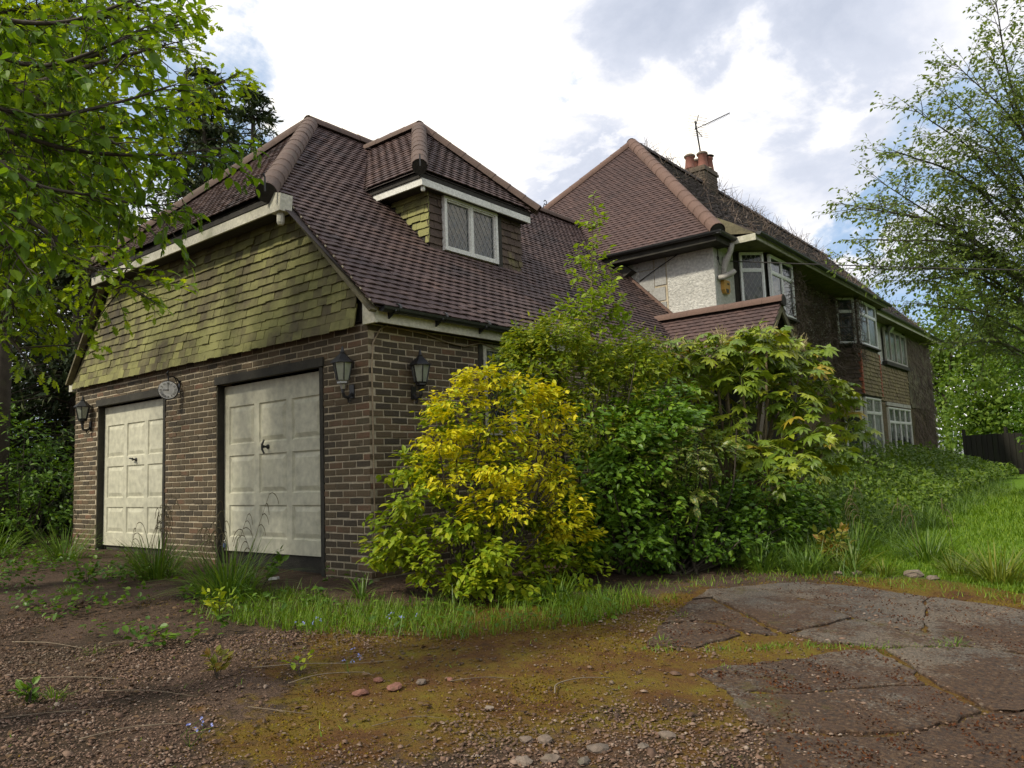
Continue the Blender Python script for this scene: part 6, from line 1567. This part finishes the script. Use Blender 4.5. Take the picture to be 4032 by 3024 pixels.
# forget-me-nots in the verge
for k, (xx, yy, lab) in enumerate([(1.15, -1.62, 'blue forget me not at the front edge of the verge grass'), (1.55, -1.15, 'blue forget me not deeper in the verge grass'), (2.1, -2.0, 'single blue flower standing on the gravel'), (2.35, -3.2, 'blue flowers at the bottom edge of the gravel')]):
    z = gzs(xx, yy); t = thing('flower', lab, 'flower', (xx, yy, z)); st = []
    for q in range(5): st.append(np.array([(xx, yy, z), (xx + r.normal(0, .03), yy + r.normal(0, .03), z + .07), (xx + r.normal(0, .07), yy + r.normal(0, .07), z + r.uniform(.08, .15))]))
    tubes('stems', [(st, .0015, .001, 3)], M['grass'], t)
    for s in st:
        for q in range(3):
            m = MB(); c = s[-1] + r.normal(0, .008, 3); m.lathe(c, [(.0005, 0), (.006, .001), (.0065, .003)], 5, unit(r.normal(0, .5, 3) + (.3, -.4, 1)), False); m.build('petals', M['flower'], t)


def stone(x, y, s, label, mat='stone', sd=0, flat=.5):
    q = np.random.default_rng(sd + 500); V = IV.copy(); F = IF
    # one subdivision, then roughened
    e = {}; V = list(V); F2 = []
    def mid(a, b):
        k = (min(a, b), max(a, b))
        if k not in e: e[k] = len(V); V.append(unit((V[a] + V[b]) / 2))
        return e[k]
    for a, b, c in F: ab, bc, ca = mid(a, b), mid(b, c), mid(c, a); F2 += [(a, ab, ca), (ab, b, bc), (ca, bc, c), (ab, bc, ca)]
    V = np.array(V) * q.uniform(.78, 1.1, (len(V), 1)) * (s, s * q.uniform(.6, .9), s * flat); a = q.uniform(0, 6.28); c_, s_ = math.cos(a), math.sin(a); V = V @ np.array(((c_, s_, 0), (-s_, c_, 0), (0, 0, 1)))
    link('stone', mesh_tri('stone', V, np.array(F2), M[mat]), None, Matrix.Translation((x, y, gzs(x, y) + s * flat * .25)), label=label, cat='stone', group='loose stones on the drive')


for i, a in enumerate([(2.61, -1.86, .045, 'grey stone at the left end of the red rubble', 'stone'), (2.72, -1.72, .03, 'round red stone right of the grey one', 'rubble'), (3.23, -1.94, .03, 'small pale stone in the middle of the gravel'), (4.01, -2.05, .06, 'flat tan stone at the bottom edge, largest of its row'), (3.74, -2.11, .05, 'dark stone left of the flat tan one'), (3.66, -2.16, .04, 'brown stone at the left end of the bottom row'),
                       (4.2, -1.72, .05, 'grey stone nearest the slab edge'), (4.03, -2.2, .045, 'reddish stone below the flat tan one'), (3.89, -2.27, .05, 'pink stone at the bottom edge'), (3.80, -2.36, .05, 'cut off grey stone at the very bottom edge'), (4.17, -1.9, .035, 'small grey stone between the slab edge and the tan stone'), (2.45, -2.2, .05, 'flat piece of red rubble in the moss', 'rubble'), (2.55, -2.02, .06, 'largest piece of red rubble in the moss', 'rubble'), (2.36, -1.98, .04, 'left hand piece of red rubble', 'rubble'),
                       (4.34, 3.02, .11, 'pale lump of broken concrete at the lawn edge'), (4.52, 2.93, .07, 'darker lump of broken concrete beside the pale one'), (3.88, 2.83, .06, 'small stone under the yellow tuft'), (3.72, 2.75, .05, 'small brown stone left of the yellow tuft')]):
    stone(a[0], a[1], a[2], a[3], a[4] if len(a) > 4 else 'stone', i, .42)


def twig(pts, rad, label):
    P = curve3([(x, y, gzs(x, y) + .008 + dz) for x, y, dz in pts], 5); m = MB(); rad *= .68; m.tube(P, list(np.linspace(rad, rad * .45, len(P))), 5); q = P[len(P) // 2]
    m.tube([q, q + (P[-1] - P[-3]) * .8 + r.normal(0, .012, 3) * (1, 1, .2)], [rad * .6, rad * .35], 4)
    m.build('twig', M['stick'], smooth=True, label=label, cat='twig', group='fallen twigs on the drive')


for pts, rad, lab in [([(3.40, -1.56, 0), (3.34, -1.45, .01), (3.40, -1.30, .015), (3.52, -1.15, .0)], .008, 'pale forked twig lying in the middle of the mossy gravel'),
                      ([(1.48, -2.30, 0), (1.75, -2.1, .02), (2.0, -1.88, .01), (2.15, -1.66, .0)], .006, 'long thin twig across the yellow moss'), ([(1.95, -2.35, 0), (2.05, -2.2, .03), (2.2, -2.0, .02), (2.28, -1.95, .0)], .006, 'curved twig under the long thin one'),
                      ([(-.65, -3.0, 0), (-.3, -2.88, .02), (.05, -2.75, .0)], .007, 'bent twig near the left edge'), ([(.0, -2.65, 0), (.2, -2.5, .02), (.42, -2.45, .0)], .005, 'thin twig below the sedge tuft'),
                      ([(1.1, -3.62, 0), (1.3, -3.45, .02), (1.5, -3.2, .01)], .006, 'twig at the bottom left among pebbles'), ([(1.78, -3.49, 0), (1.9, -3.25, .015), (2.1, -3.0, .0)], .006, 'straight twig at the bottom of the gravel'),
                      ([(1.1, -3.1, 0), (1.4, -2.95, .02), (1.7, -2.8, .0)], .005, 'thin straight twig over the pebbles'), ([(2.1, -2.72, 0), (2.3, -2.7, .02), (2.5, -2.58, .0)], .005, 'short twig right of the straight one'), ([(2.75, -1.75, 0), (2.9, -1.6, .01), (3.05, -1.5, .0)], .005, 'short twig beyond the red rubble'),
                      ([(.4, -3.3, 0), (.75, -3.1, .02), (1.0, -2.9, .0)], .006, 'twig crossing the dark gravel at left'), ([(2.9, -2.5, 0), (3.0, -2.3, .01), (3.15, -2.2, .0)], .004, 'thin twig near the bottom middle')]:
    twig(pts, rad, lab)
